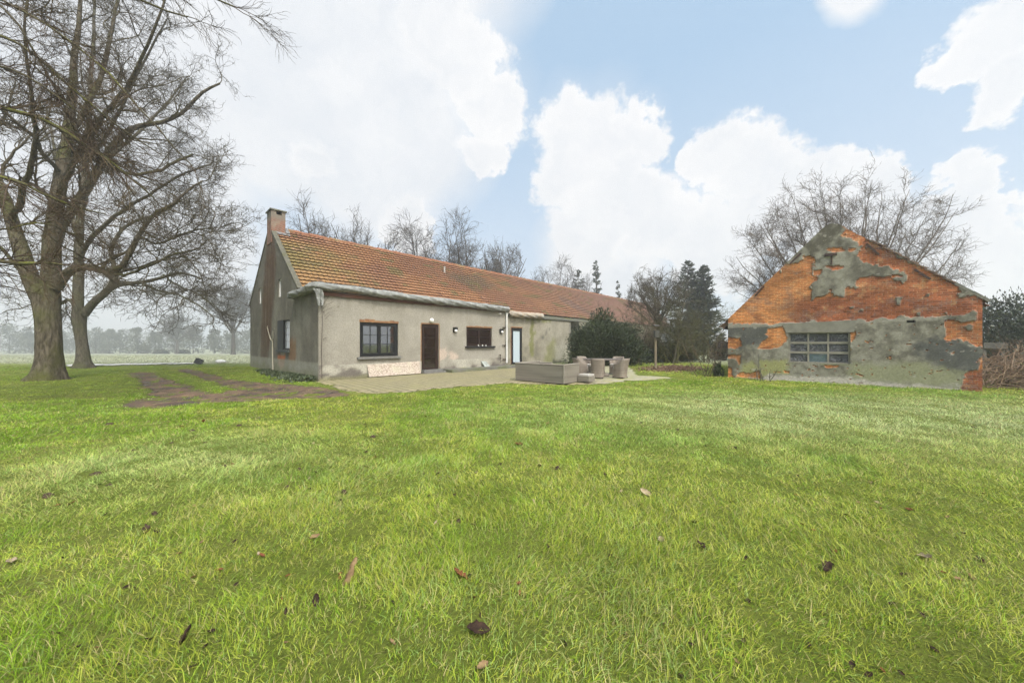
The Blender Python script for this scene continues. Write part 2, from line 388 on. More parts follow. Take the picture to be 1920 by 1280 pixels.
def tile_roof(name, A, du, L, dv, Hh, nrm, tw, rows, colf, m, parent, spt=6, lift=.085, cuts=None):
    n = int(L / tw * spt) + 1; s = np.linspace(0, L, n); ph = (s / tw) % 1
    wave = np.where(ph < .62, .020 * np.sin(np.pi * ph / .62), -.010 * np.sin(np.pi * (ph - .62) / .38))
    rh = Hh / rows; lines = []; cols = []; tid = np.floor(s / tw)
    sag = .05 * (fbm(s * .12, s * 0 + 3, 3, 60) - .5)
    for j in range(rows):
        jit = .012 * (vn(tid * 3.7, np.full(n, j * 5.3), 61) - .5)
        lo = A + s[:, None] * du + (j * rh - .05) * dv + (lift + wave + sag + jit)[:, None] * nrm
        hi = A + s[:, None] * du + ((j + 1) * rh - .004) * dv + (.006 + wave + sag)[:, None] * nrm
        under = A + s[:, None] * du + (j * rh + .02) * dv + (lift - .055 + wave * .6 + sag + jit)[:, None] * nrm
        c = colf(s, np.full(n, (j + .5) * rh), tid, j)
        lines += [under, lo, hi]; cols += [c * .7, c, c * .97]  # shade under each tile's lip put into the vertex colour
    V = np.vstack(lines); f = grid_faces(n, len(lines))
    a = V[f[0, 1]] - V[f[0, 0]]
    k = 1 * (n - 1); q = f[k]
    if np.dot(np.cross(V[q[1]] - V[q[0]], V[q[3]] - V[q[0]]), nrm) < 0: f = f[:, ::-1]
    return mesh(name, V, [f], m, parent, col=np.vstack(cols))

# ---------------------------------------------------------------- materials for buildings
stucco = attrmat('grey_stucco', .93, .13, 1.6, .012, 34., 20.)
gablem = attrmat('weathered_render', .95, .24, 3.2, .012, 34., 18.)
tilem = attrmat('clay_tiles', .8, .22, 14., .004, 60., 60.)
dark = simple('unlit_interior', (.012, .011, .01), rough=.95)  # near-black paint stands in for the shade inside rooms, shed and flue
blackpvc = simple('black_frame', (.009, .0095, .01), (.014, .014, .015), 3., .5, spec=.25)
brownwood = simple('brown_door_paint', (.028, .013, .009), (.016, .010, .008), 4., .5, spec=.25)
slate = simple('grey_stone_sill', (.17, .163, .145), (.115, .11, .1), 6., .9, .01)
bluestone = simple('dark_sill_stone', (.055, .06, .06), (.085, .09, .088), 6., .8, .006)
rawbrick = simple('bare_brick_edge', (.30, .15, .06), (.16, .075, .04), 9., .95, .03, 30.)
whitepl = simple('white_plastic', (.60, .58, .54), (.46, .45, .41), 3., .5)
iron = simple('rusty_iron', (.035, .024, .02), (.075, .04, .025), 9., .85, .006)
timber = simple('old_timber', (.10, .06, .04), (.18, .12, .08), 7., .9, .01)
concrete = simple('rough_concrete', (.235, .22, .175), (.165, .153, .12), 5., .95, .012, 40.)
moss_concrete = simple('mossy_concrete', (.24, .235, .17), (.16, .16, .08), 3., .95, .02, 30.)
mortar = simple('grey_mortar', (.20, .19, .16), (.12, .115, .09), 5., .95, .02, 30., (.11, .105, .045), 1.2)
def glassmat(name, tint, k, rough=.03, wob=.0):
    m, nt, b = newmat(name); nt.nodes.remove(b)
    d = nd(nt, 'BsdfDiffuse', {'Color': (*tint, 1)}).outputs[0]
    g = nd(nt, 'BsdfGlossy', {'Color': (.93, .93, .97, 1), 'Roughness': rough})
    if wob:
        bp = nd(nt, 'Bump', {'Height': noise(nt, ocoord(nt), 1.6, 2), 'Distance': wob}); nt.links.new(bp.outputs[0], g.inputs['Normal'])
    mx = nd(nt, 'MixShader', {0: k, 1: d, 2: g.outputs[0]}); nt.links.new(mx.outputs[0], nt.nodes['Material Output'].inputs[0]); return m
glass = glassmat('window_glass', (.012, .012, .014), .22, .015)
glass_dim = glassmat('dim_glass', (.012, .007, .006), .06, .03)
glass_white = glassmat('sky_white_glass', (.55, .56, .57), .5, .12)  # diffuse white paints the pale sky's reflection into the panes
frosted = simple('frosted_glass', (.40, .46, .48), rough=.35, spec=.4)

# ---------------------------------------------------------------- farmhouse
house = thing('farmhouse', 'long low farmhouse with orange tiled roof, grey stucco front and a chimney', 'house', tuple(H(0, 0, 0)))
slope = math.hypot(RT - TM, RIDGE - EAVE); DV = (V_ * (RT - TM) + ZV * (RIDGE - EAVE)) / slope; RN = np.cross(U, DV); RN = RN if RN[2] > 0 else -RN
# gable end
def gpix(pts, ox=440, oy=370, sc=6.735): return [gab(ox + a / sc, oy + b / sc) for a, b in pts]
streak = gpix([(425,470),(470,470),(505,560),(525,800),(510,1050),(500,1250),(470,1500),(460,1650),(440,1900),(410,2080),(395,2130),(330,2080),(330,1750),(350,1500),(345,1300),(360,1100),(400,700)])
rust = gpix([(690,1800),(780,1780),(790,2020),(760,2100),(690,2090)])
bp_ = gpix([(545,1995),(640,1995),(620,2130),(590,2160),(545,2110)])
def gcol(w, z):
    n = fbm(w * 1.1, z * .5, 4, 11); n2 = fbm(w * 6, z * .7, 4, 12)
    c = lerp(np.array([.125, .113, .088]), np.array([.195, .18, .143]), ss(.3, .7, n))
    c = lerp(c, np.array([.13, .118, .09]), .75 * ss(3.2, 6.5, z))
    c = lerp(c, np.array([.088, .046, .022]), .95 * ss(.22, -.18, psd(w, z, streak) + (n2 - .5) * .9) * (.6 + .4 * ss(.35, .6, n2)))
    c = lerp(c, np.array([.19, .095, .035]), .7 * ss(.15, -.2, psd(w, z, rust) + (n2 - .5) * .5))
    c = lerp(c, np.array([.36, .13, .055]), ss(.06, -.04, psd(w, z, bp_) + (fbm(w * 5, z * 5, 3, 9) - .5) * .35))
    c = lerp(c, np.array([.27, .26, .205]), .75 * ss(.72, .66, z + (n2 - .5) * .05) )
    c = lerp(c, np.array([.15, .15, .07]), .6 * ss(.5, .1, z + (n - .5) * .6))
    c = lerp(c, np.array([.08, .075, .06]), .7 * ss(.05, .0, np.abs(w - TM - .02) + .02 * n2) * ss(1.8, 2.6, z))
    return c
def gtop(w):
    w = np.asarray(w, float)
    r = np.where(w <= RT, EAVE + (w - TM) / (RT - TM) * (RIDGE - EAVE), RIDGE - (w - RT) / (TW - RT) * (RIDGE - EAVE))
    return np.where(w < TM, 3.52, r + .06)
gw = gab(521, 603); gw2 = gab(543, 660); GWH = (min(gw[0], gw2[0]), max(gw[0], gw2[0]), 1.18, 2.62)
hs = []
for (xa, ya, xb, yb) in ((485.5, 541, 489.5, 569), (521.5, 524, 527, 556)):
    a_, b_ = gab(xa, ya), gab(xb, yb); hs.append((min(a_[0], b_[0]), max(a_[0], b_[0]), b_[1], a_[1]))
GW = wallgrid('gable_wall', H(0, 0, 0), V_, -U, 0, TW, -.6, gtop, [GWH] + hs, .09, gcol, gablem, house, (TM - .004, TM + .004, RT))
GW['label'] = 'dark weathered gable wall with a rust brown streak'
for h in hs:
    a, b_, c, d = h
    fr = MB(); t_ = .05
    for o, x, z in ((a, t_, d - c), (b_ - t_, t_, d - c)): fr.box(H(.05, o, c), U * .05, V_ * x, ZV * z)
    for o in (c, d - t_): fr.box(H(.05, a + t_, o), U * .05, V_ * (b_ - a - 2 * t_), ZV * t_)
    w_ = fr.build('attic_window', whitepl, house)
    MB().box(H(.08, a + t_, c + t_), U * .01, V_ * (b_ - a - 2 * t_), ZV * (d - c - 2 * t_)).build('pane', glass_white, w_)
a, b_, c, d = GWH
fr = MB()
for o, x in ((a, .07), (b_ - .07, .07), ((a + b_) / 2 - .03, .06)): fr.box(H(.05, o, c), U * .06, V_ * x, ZV * (d - c))
for o in (c, d - .07): fr.box(H(.053, a + .07, o), U * .05, V_ * (b_ - a - .14), ZV * .07)
w_ = fr.build('gable_window', blackpvc, house)
mid = (a + b_) / 2
MB().box(H(.08, a + .07, c + .07), U * .01, V_ * (mid - a - .1), ZV * (d - c - .14)).build('pane', glass_white, w_)
bars = MB()
for k in range(1, 4): bars.box(H(.07, a + .07, c + .07 + k * (d - c - .14) / 4), U * .012, V_ * (mid - a - .1), ZV * .022)
bars.box(H(.071, (a + mid) / 2, c + .07), U * .01, V_ * .02, ZV * (d - c - .14)); bars.build('glazing_bar', slate, w_)
MB().box(H(-.015, mid + .03, c + .02), U * .05, V_ * (b_ - mid), ZV * (d - c)).build('shutter', blackpvc, w_)
MB().box(H(-.08, a - .06, c - .12), U * .2, V_ * (b_ - a + .12), ZV * .117).build('sill', bluestone, w_)
MB().box(H(.122, 0.2, 0), U * .02, V_ * (TW - .4), ZV * 3.4).build('unlit_backing', dark, house)
# long front of the lean-to
a0, z1 = fac(674.5, 602.5); a1, z0 = fac(746.5, 667); WIN1 = (a0, a1, z0, z1 - .02)
d0, dz1 = fac(790.5, 607); d1, dz0 = fac(823, 690); DOOR = (d0, d1, .14, dz1)
k0, kz1 = fac(874.5, 612.5); k1, kz0 = fac(922.5, 648); WIN2 = (k0, k1, kz0 - .02, kz1 - .02)
S1 = fac(947.5, 640)[0] + .02
def fcol(w, z):
    n = fbm(w * .8, z * .8, 4, 21); n2 = fbm(w * 5, z * 5, 3, 22); st_ = fbm(w * 7, z * .6, 3, 23)
    c = lerp(np.array([.235, .213, .17]), np.array([.275, .25, .203]), ss(.3, .7, n))
    c = lerp(c, np.array([.17, .152, .118]), .6 * ss(.75, 0, w) * ss(.2, .6, st_ + .25))
    c = lerp(c, np.array([.18, .16, .125]), .5 * ss(.45, .65, st_) * ss(2.6, 3.4, z))
    for (a, b, cc, d) in (WIN1, WIN2): c = lerp(c, np.array([.16, .147, .118]), .6 * ss(cc - .55, cc, z) * (z < cc) * ss(a - .15, a + .1, w) * ss(b + .15, b - .1, w) * ss(.35, .6, st_ + .1))
    bz = fac(839, 665); patch_ = np.minimum(np.hypot((w - bz[0] + .35) * 1.0, (z - bz[1] - .05) * 1.2), np.hypot((w - bz[0] - .35) * 1.0, (z - bz[1] + .08) * 1.6))
    c = lerp(c, np.array([.40, .32, .25]), .9 * ss(.40, .30, patch_ + (n2 - .5) * .5))
    return c
FW = wallgrid('front_wall', H(0, 0, 0), U, -V_, 0, S1, -.4, lambda w: np.full(np.shape(w), 3.52), [WIN1, DOOR, WIN2], .11, fcol, stucco, house)
# plinth
pl = MB()
def plcol(w, z):
    n = fbm(w * 1.3, z * 2, 4, 24)
    c = lerp(np.array([.34, .315, .252]), np.array([.245, .222, .175]), ss(.35, .65, n))
    c = lerp(c, np.array([.105, .088, .074]), .85 * ss(.42, .58, n + .25 * ss(.35, .1, z) - .2 * ss(3.6, 4.6, w)))
    return lerp(c, np.array([.18, .17, .08]), .7 * ss(.16, .02, z + (n - .5) * .2))
PT = fac(600, 685)[1]
for wa, wb in ((0.0, DOOR[0] - .02), (DOOR[1] + .02, S1)):
    wallgrid('plinth', H(0, -.022, 0), U, -V_, wa, wb, -.4, lambda w: np.full(np.shape(w), PT), [], .09, plcol, stucco, house)
# brick edges left bare above the openings
def rough_strip(s0, s1, z, h, name='brick_edge'):
    mb = MB(); n = max(4, int((s1 - s0) / .22)); e = np.linspace(s0, s1, n + 1)
    for i in range(n):
        hh = h * (.55 + .7 * random.random()); mb.box(H(e[i] + .006, -.003 - .018 * random.random(), z + .003), U * (e[i + 1] - e[i] - .012), V_ * .06, ZV * hh)
    return mb.build(name, rawbrick, house)
rough_strip(WIN1[0] - .02, WIN1[1] + .03, WIN1[3], .14); rough_strip(DOOR[0] - .03, DOOR[1] + .03, DOOR[3], .05); rough_strip(WIN2[0] - .02, WIN2[1] + .03, WIN2[3], .09)
e = MB()
e.box(H(DOOR[0] - .045, -.004, .2), U * .04, V_ * .05, ZV * (DOOR[3] - .2)); e.box(H(DOOR[1] + .006, -.004, .2), U * .035, V_ * .05, ZV * (DOOR[3] - .2)); e.build('brick_edge', rawbrick, house)
# casement window with two sashes
def sash_window(name, hole, fm, gm, t=.09, rec=.05, sashes=2, nx=2, nz=3, barw=.022, shelf=None):
    a, b, c, d = hole; fr = MB(); D_ = V_ * .07
    for o in (a, b - t): fr.box(H(o, rec, c), U * t, D_, ZV * (d - c))
    for o in (c, d - t): fr.box(H(a + t, rec + .002, o), U * (b - a - 2 * t), D_, ZV * t)
    w_ = fr.build(name, fm, house); sw = (b - a - 2 * t) / sashes
    for i in range(sashes):
        x0 = a + t + i * sw; x1 = x0 + sw; st = t * .75; sb = MB()
        for o in (x0 + .004, x1 - st - .004): sb.box(H(o, rec - .018, c + t), U * st, V_ * .06, ZV * (d - c - 2 * t))
        for o in (c + t, d - t - st): sb.box(H(x0 + st, rec - .016, o), U * (sw - 2 * st), V_ * .06, ZV * st)
        gz0, gz1 = c + t + st, d - t - st
        for k in range(1, nx): sb.box(H(x0 + st + k * (sw - 2 * st) / nx - barw / 2, rec + .012, gz0), U * barw, V_ * .02, ZV * (gz1 - gz0))
        for k in range(1, nz): sb.box(H(x0 + st, rec + .014, gz0 + k * (gz1 - gz0) / nz - barw / 2), U * (sw - 2 * st), V_ * .02, ZV * barw)
        sb.build('sash', fm, w_)
        MB().box(H(x0 + st * .5, rec + .036, gz0 - .02), U * (sw - st), V_ * .01, ZV * (gz1 - gz0 + .04)).build('pane', gm, w_)
    return w_
w1_ = sash_window('front_window', WIN1, blackpvc, glass)
MB().box(H(WIN1[0] - .12, -.10, WIN1[2] - .10), U * (WIN1[1] - WIN1[0] + .22), V_ * .2, ZV * .098).build('sill', slate, w1_)
w2_ = sash_window('kitchen_window', WIN2, brownwood, glass_dim, .075, .06, 2, 1, 2)
MB().box(H(WIN2[0] - .1, -.13, WIN2[2] - .09), U * (WIN2[1] - WIN2[0] + .28), V_ * .22, ZV * .088).build('sill', blackpvc, w2_)
# glazed brown door
def glazed_door(name, hole, t0, fm, gm, rows, st=.1, fr_=.07, rec=.06):
    a, b, c, d = hole; fr = MB()
    for o in (a, b - fr_): fr.box(H(o, t0 + rec, c), U * fr_, V_ * .07, ZV * (d - c))
    fr.box(H(a + fr_, t0 + rec + .002, d - fr_), U * (b - a - 2 * fr_), V_ * .07, ZV * fr_)
    dr = fr.build(name, fm, house); lf = MB(); x0, x1 = a + fr_ + .004, b - fr_ - .004
    for o in (x0, x1 - st): lf.box(H(o, t0 + rec - .015, c), U * st, V_ * .05, ZV * (d - c - fr_))
    for o, h in ((c, st * 1.3), (d - fr_ - st, st - .002)): lf.box(H(x0 + st, t0 + rec - .013, o), U * (x1 - x0 - 2 * st), V_ * .05, ZV * h)
    g0, g1 = c + st * 1.3, d - fr_ - st
    for k in range(1, rows): lf.box(H(x0 + st, t0 + rec + .004, g0 + k * (g1 - g0) / rows - .016), U * (x1 - x0 - 2 * st), V_ * .025, ZV * .032)
    lf.build('door_leaf', fm, dr)
    MB().box(H(x0 + st * .6, t0 + rec + .03, g0 - .02), U * (x1 - x0 - 1.2 * st), V_ * .012, ZV * (g1 - g0 + .04)).build('pane', gm, dr)
    hm = MB(); q = H(x1 - st * .5, t0 + rec - .02, c + 1.02)
    hm.tube([q, q - V_ * .05], .012, 8).tube([q - V_ * .05, q - V_ * .05 - U * .11], .011, 8); hm.build('handle', iron, dr)
    return dr
glazed_door('front_door', DOOR, 0, brownwood, glassmat('door_glass', (.014, .008, .006), .08, .03), 4)
st = MB().box(H(DOOR[0] - .1, -.42, -.1), U * (DOOR[1] - DOOR[0] + .25), V_ * .418, ZV * .2).box(H(DOOR[0] - .02, -.30, .1), U * (DOOR[1] - DOOR[0] + .08), V_ * .296, ZV * .07)
st.build('door_step', slate, house)
sl0 = DOOR[1] + .02
MB().box(H(sl0 + .15, -.85, -.1), U * (S1 + 1.6 - sl0), V_ * .825, ZV * .24).build('raised_kerb', simple('dark_wet_slab', (.11, .105, .09), (.17, .16, .13), 3., .8, .01, 30., (.10, .11, .04), 2.), house)
# second, mossy stretch of wall
S2 = 18.2; T2 = .3
e0, ez1 = fac(958.5, 614, T2); e1, ez0 = fac(979, 685, T2); DR2 = (e0, e1, .12, ez1)
def hpix(pts, t=T2): return [fac(930 + a / 7.11, 560 + b / 7.11, t) for a, b in pts]
mossw = hpix([(400,250),(740,250),(740,310),(520,300),(505,760),(455,780),(460,300),(400,290)])
moss2 = hpix([(640,880),(700,600),(790,560),(800,900)]); pale2 = hpix([(790,640),(1000,560),(1000,860),(780,840)]); blk = hpix([(610,520),(700,420),(720,380),(640,500),(620,530)])
bot = hpix([(765,900),(780,820),(990,840),(1000,905)])
def scol(w, z):
    n = fbm(w * 1.2, z * 1.2, 4, 31); n2 = fbm(w * 5, z * 3, 4, 32); q = (n2 - .5) * .7
    c = lerp(np.array([.16, .145, .105]), np.array([.25, .225, .17]), ss(.3, .7, n))
    c = lerp(c, np.array([.27, .245, .185]), .6 * ss(14.2, 15.4, w))
    c = lerp(c, np.array([.14, .14, .045]), .85 * ss(.1, -.1, psd(w, z, mossw) + q)); c = lerp(c, np.array([.18, .18, .07]), .7 * ss(.4, -.2, psd(w, z, moss2) + q))
    c = lerp(c, np.array([.33, .31, .24]), .7 * ss(.35, -.2, psd(w, z, pale2) + q)); c = lerp(c, np.array([.09, .085, .07]), .8 * ss(.15, -.05, psd(w, z, blk) + q))
    return lerp(c, np.array([.06, .065, .035]), .9 * ss(.25, -.15, psd(w, z, bot) + q))
def stop(w): return np.where(np.asarray(w) < 14.6, 3.2, 3.27)
SW = wallgrid('side_wing_wall', H(0, T2, 0), U, -V_, S1, S2, -.4, lambda w: np.full(np.shape(w), 3.2), [DR2], .11, scol, gablem, house)
MB().box(H(S2, T2 + .002, -.4), U * .2, V_ * (TM - T2), ZV * 3.55).build('wing_end_wall', concrete, house)
MB().box(H(S1 - .01, 0.01, -.4), -U * .15, V_ * .6, ZV * 3.85).build('wing_corner', concrete, house)
glazed_door('side_door', DR2, T2, blackpvc, frosted, 1, .1, .09, .02)
r2 = MB(); r2.box(H(DR2[0] - .04, T2 - .01, DR2[3] + .003), U * (DR2[1] - DR2[0] + .08), V_ * .08, ZV * .06); r2.box(H(DR2[0] - .05, T2 - .01, .12), U * .045, V_ * .08, ZV * (DR2[3] - .12)); r2.build('brick_edge', rawbrick, house)
# main wall behind, with a dark doorway
m0, mz = fac(1071, 629, TM); m1 = fac(1086, 629, TM)[0]
wallgrid('rear_stretch_wall', H(0, TM, 0), U, -V_, S2 + .2, SEND, -2.2, lambda w: np.full(np.shape(w), EAVE - .02), [(m0, m1, -.1, 2.15)], .25, scol, gablem, house)
MB().box(H(m0 - .3, TM + .6, -.3), U * 2.2, V_ * .05, ZV * 3).build('unlit_backing', dark, house)
MB().box(H(.3, .75, -.3), U * (S2 - .4), V_ * .05, ZV * 3.5).build('unlit_backing', dark, house)
MB().box(H(0.01, TW - .25, -1), U * (SEND - .02), V_ * .249, ZV * (EAVE + .98)).build('back_wall', gablem, house)
fg = MB().prism([H(SEND - .2, TM, -2), H(SEND - .2, TW, -2), H(SEND - .2, TW, EAVE), H(SEND - .2, RT, RIDGE), H(SEND - .2, TM, EAVE)], U * .199); fg.build('far_gable_wall', gablem, house)
# main tiled roof
def rcol(s, v, tid, j):
    n = fbm(s * .35, v * .55, 4, 41); r = vn(tid * 7.13 + .5, np.full(s.shape, j * 3.77 + .5), 42); n2 = fbm(s * 1.6, v * 1.6, 3, 43)
    c = lerp(np.array([.195, .09, .042]), np.array([.265, .13, .06]), r)
    c = lerp(c, np.array([.16, .076, .045]), .6 * ss(.42, .62, n + .10 * ss(6, 20, s)))
    c = lerp(c, np.array([.165, .094, .064]), .65 * ss(12, 30, s)); c = lerp(c, np.array([.24, .13, .10]), .4 * ss(26, 34, s))
    yl = ss(5.0, .8, s + (n2 - .5) * 4) * ss(6.0, 4.0, v) ; c = lerp(c, np.array([.26, .165, .062]), .55 * yl)
    c = lerp(c, np.array([.15, .125, .042]), .75 * ss(3.2, .4, s + (n2 - .5) * 3.5) * ss(1.6, 2.6, v) * ss(5.6, 4.2, v))
    dk = np.hypot((s - 12.5) / 3.4, (v - 3.9) / 1.5); c = lerp(c, np.array([.10, .075, .045]), .7 * ss(1.1, .4, dk + (n2 - .5) * 1.0))
    dk = np.hypot((s - 24.5) / 1.6 + (v - 3) * .5, (v - 2.2) / 2.4); c = lerp(c, np.array([.13, .085, .065]), .6 * ss(1.1, .5, dk + (n2 - .5) * .8))
    c = lerp(c, np.array([.13, .10, .04]), .8 * ss(.62, .7, fbm(s * .9, v * 2.2, 4, 44)))
    c = lerp(c, np.array([.38, .21, .13]), .45 * (r > .95)); c = lerp(c, np.array([.10, .055, .035]), .6 * (r < .07))
    return c
rA = H(.12, TM, EAVE) - DV * .25 + RN * .03
RF = tile_roof('roof', rA, U, SEND + .1, DV, slope + .22, RN, .235, 19, rcol, tilem, house)
DV2 = (-V_ * (TW - RT) + ZV * (RIDGE - EAVE)); DV2 /= np.linalg.norm(DV2); RN2 = np.cross(U, DV2); RN2 = RN2 if RN2[2] > 0 else -RN2
tile_roof('rear_roof', H(.12, TW, EAVE) - DV2 * .3 + RN2 * .03, U, SEND + .1, DV2, slope + .28, RN2, .47, 10, rcol, tilem, house, spt=4)
rc = MB(); n = int(SEND / .38)
for i in range(n):
    s0 = .75 + i * .38
    if s0 > SEND: break
    a = np.linspace(-.25, math.pi + .25, 9); q = []
    for ds, rr in ((0, .135), (.42, .12)):
        q.append([H(s0 + ds, RT, RIDGE + .02) + V_ * (rr * math.cos(t)) + ZV * (rr * math.sin(t) + .015 * math.sin(i * 2.3)) for t in a])
    rc.add(np.vstack(q), grid_faces(9, 2)); 
rc.build('ridge', simple('ridge_tiles', (.27, .115, .06), (.2, .085, .045), 2.5, .85, .006, 40., (.2, .15, .07), 1.0), house)
vg = MB(); 
for dv, t0, sg in ((DV, TM, 1), (DV2, TW, -1)):
    o = H(-.03, t0, EAVE) - dv * .12; nn = RN if sg > 0 else RN2
    vg.box(o + nn * .01, U * .22, dv * (slope + .1), nn * .11)
vg.build('verge', simple('dark_mossy_mortar', (.13, .12, .09), (.085, .08, .055), 5., .95, .02, 30., (.08, .078, .03), 1.2), house)
# chimney
cs0, cs1, ct0, ct1 = .004, .62, 7.06, 7.98
chm, nt, b = newmat('chimney_brick'); p = ocoord(nt)
br = nd(nt, 'TexBrick', {'Vector': nd(nt, 'Mapping', {0: p, 'Rotation': (math.pi / 2, 0, math.atan2(U[1], U[0]))}).outputs[0], 'Color1': (.25, .085, .042), 'Color2': (.16, .06, .035), 'Mortar': (.2, .17, .13), 'Scale': 1., 'Mortar Size': .01, 'Brick Width': .2, 'Row Height': .065})
c = mixc(nt, mrange(nt, noise(nt, p, 2.2, 5), .52, .68), br.outputs[0], (.22, .17, .12))
c = mixc(nt, mrange(nt, nd(nt, 'SeparateXYZ', {0: p}).outputs[2], 8.05, 8.3), c, (.17, .14, .105))
setc(nt, b, c); b.inputs['Roughness'].default_value = .95; bump(nt, b, noise(nt, p, 40., 4), .015)
ZC = 8.66
ch = MB(); wl = .1
ch.box(H(cs0 - .035, ct0, 6.9), U * (cs1 - cs0 + .035), V_ * (ct1 - ct0), ZV * (ZC - .32 - 6.9))
oA, oB = cs0 + .2, cs1 - .17
for s0, s1 in ((cs0 - .035, oA), (oB, cs1)): ch.box(H(s0, ct0, ZC - .32), U * (s1 - s0), V_ * (ct1 - ct0), ZV * .3)
ch.box(H(oA, ct0 + .35, ZC - .32), U * (oB - oA), V_ * .2, ZV * .3)
ch.box(H(oA, ct0 + .01, ZC - .32), U * (oB - oA), V_ * .2, ZV * .1)
CH_ = ch.build('chimney', chm, house)
cb = MB().box(H(cs0 - .1, ct0 - .07, ZC - .02), U * (cs1 - cs0 + .17), V_ * (ct1 - ct0 + .14), ZV * .06); cb.build('chimney_cap', mortar, CH_)
cb = MB().box(H(oA, ct0 + .3, ZC - .22), U * (oB - oA), V_ * .05, ZV * .2); cb.build('flue', dark, CH_)
q = H(cs1, RT - .5, RIDGE - .36)
fl = MB().box(H(cs0 + .08, ct0 - .12, RIDGE - .40 - .10) + RN * .09, U * (cs1 - cs0 + .12), DV * .5, RN * .03).box(H(cs1 + .002, ct0 - .02, RIDGE - .35) + RN * .09, U * .2, DV * .62, RN * .03)
fl.build('flashing', simple('lead_flashing', (.2, .195, .19), (.15, .145, .14), 5., .7), CH_)
p_ = hit(833.5, 512, rA, RN)
vp = MB().tube([p_ - ZV * .1, p_ + ZV * .42], .06, 10).tube([p_ + ZV * .42, p_ + ZV * .47], .085, 10); vp.build('vent_pipe', simple('vent_grey', (.45, .42, .38), (.3, .27, .23), 4.), house)
# low roofs in front of the main eave
MB().box(H(.02, .02, 3.525), U * (S1 - .04), V_ * (TM + .1), ZV * .1).build('flat_roof', simple('roof_felt', (.12, .12, .115), (.2, .2, .18), 3., .9), house)
n = 160; s = np.linspace(S1 + .1, S2 + 5.2, n); cor = []
for t, z in ((T2 - .1, 3.24), (1.4, 3.52), (TM + .3, 3.84)):
    cor.append(H(0, 0, 0) + s[:, None] * U + t * V_ + (z + .02 * np.sin(s * 2 * np.pi / .18) + .03 * (fbm(s, s * 0, 2, 3) - .5))[:, None] * ZV)
msk = n
V = np.vstack(cor); V = np.vstack([V, V - ZV * .012])
f = grid_faces(n, 3); f = np.vstack([f, f[:, ::-1] + 3 * n, np.stack([np.arange(n - 1) + 3 * n, np.arange(1, n) + 3 * n, np.arange(1, n), np.arange(n - 1)], 1)])
mesh('corrugated_roof', V, [f], simple('corrugated_sheet', (.10, .098, .08), (.065, .062, .045), 2., .9, .01, 40., (.10, .095, .03), 1.5), house)
MB().box(H(S2 + .2, TM - .2, 3.60), U * 5, V_ * .19, ZV * .14).build('gutter', timber, house)
MB().box(H(.05, -.10, 3.40), U * (S1 - .1), V_ * .095, ZV * .15).build('fascia', simple('red_brown_board', (.11, .05, .03), (.07, .035, .025), 3., .9), house)
# downpipe, lamps
dp = MB(); ps = fac(950.5, 640, -.12)[0]
dp.tube([H(ps, -.1, 3.35), H(ps, -.1, .28)], .062, 12)
DPp = dp.build('downpipe', whitepl, house, smooth=True)
for z in (2.45, 1.35, .5): MB().box(H(ps - .3, -.11, z), U * .36, V_ * .1, ZV * .03).build('pipe_bracket', iron, DPp)
gl_, gz_ = fac(807.5, 600.5)
q = MB().lathe([(.0, -.11), (.05, -.095), (.09, -.06), (.11, 0), (.09, .06), (.05, .095), (0, .11)], H(gl_, -.1, gz_), 16)
L1 = q.build('globe_lamp', simple('opal_globe', (.82, .80, .74), rough=.35), house, smooth=True); L1['label'] = 'white globe lamp above the brown door'
MB().box(H(gl_ - .05, -.03, gz_ - .05), U * .1, V_ * .028, ZV * .1).build('lamp_mount', whitepl, L1)
for px, py in ((852, 618), (938.5, 620.5)):
    ls, lz = fac(px, py)
    k = MB().box(H(ls - .11, -.16, lz), U * .22, V_ * .158, ZV * .13); k.box(H(ls - .11, -.05, lz - .14), U * .22, V_ * .048, ZV * .138)
    L2 = k.build('wall_lamp', blackpvc, house)
    MB().lathe([(0, -.13), (.06, -.12), (.085, -.06), (.07, -.002)], H(ls, -.135, lz), 12).build('lamp_shade', simple('white_shade', (.8, .78, .74), rough=.4), L2, smooth=True)
ls, lz = fac(935.5, 588)
cm = MB().box(H(ls - .05, -.06, lz - .04), U * .1, V_ * .058, ZV * .08).lathe([(0, -.06), (.06, -.05), (.07, 0), (.05, .06), (0, .07)], H(ls, -.12, lz), 10); cm.build('floodlight', whitepl, house)
q0, q1 = fac(936, 664.5), fac(936, 690)
mb = MB().tube([H(q0[0] - .05, -.12, q0[1] - .01), H(q0[0], -.12, q0[1]), H(q0[0], -.12, .15)], .022, 8).tube([H(q0[0], -.12, .42), H(q0[0] + .45, -.1, .42)], .012, 6).box(H(q0[0] - .07, -.16, q0[1] - .04), U * .07, V_ * .08, ZV * .05)
mb.build('garden_tap', iron, house)

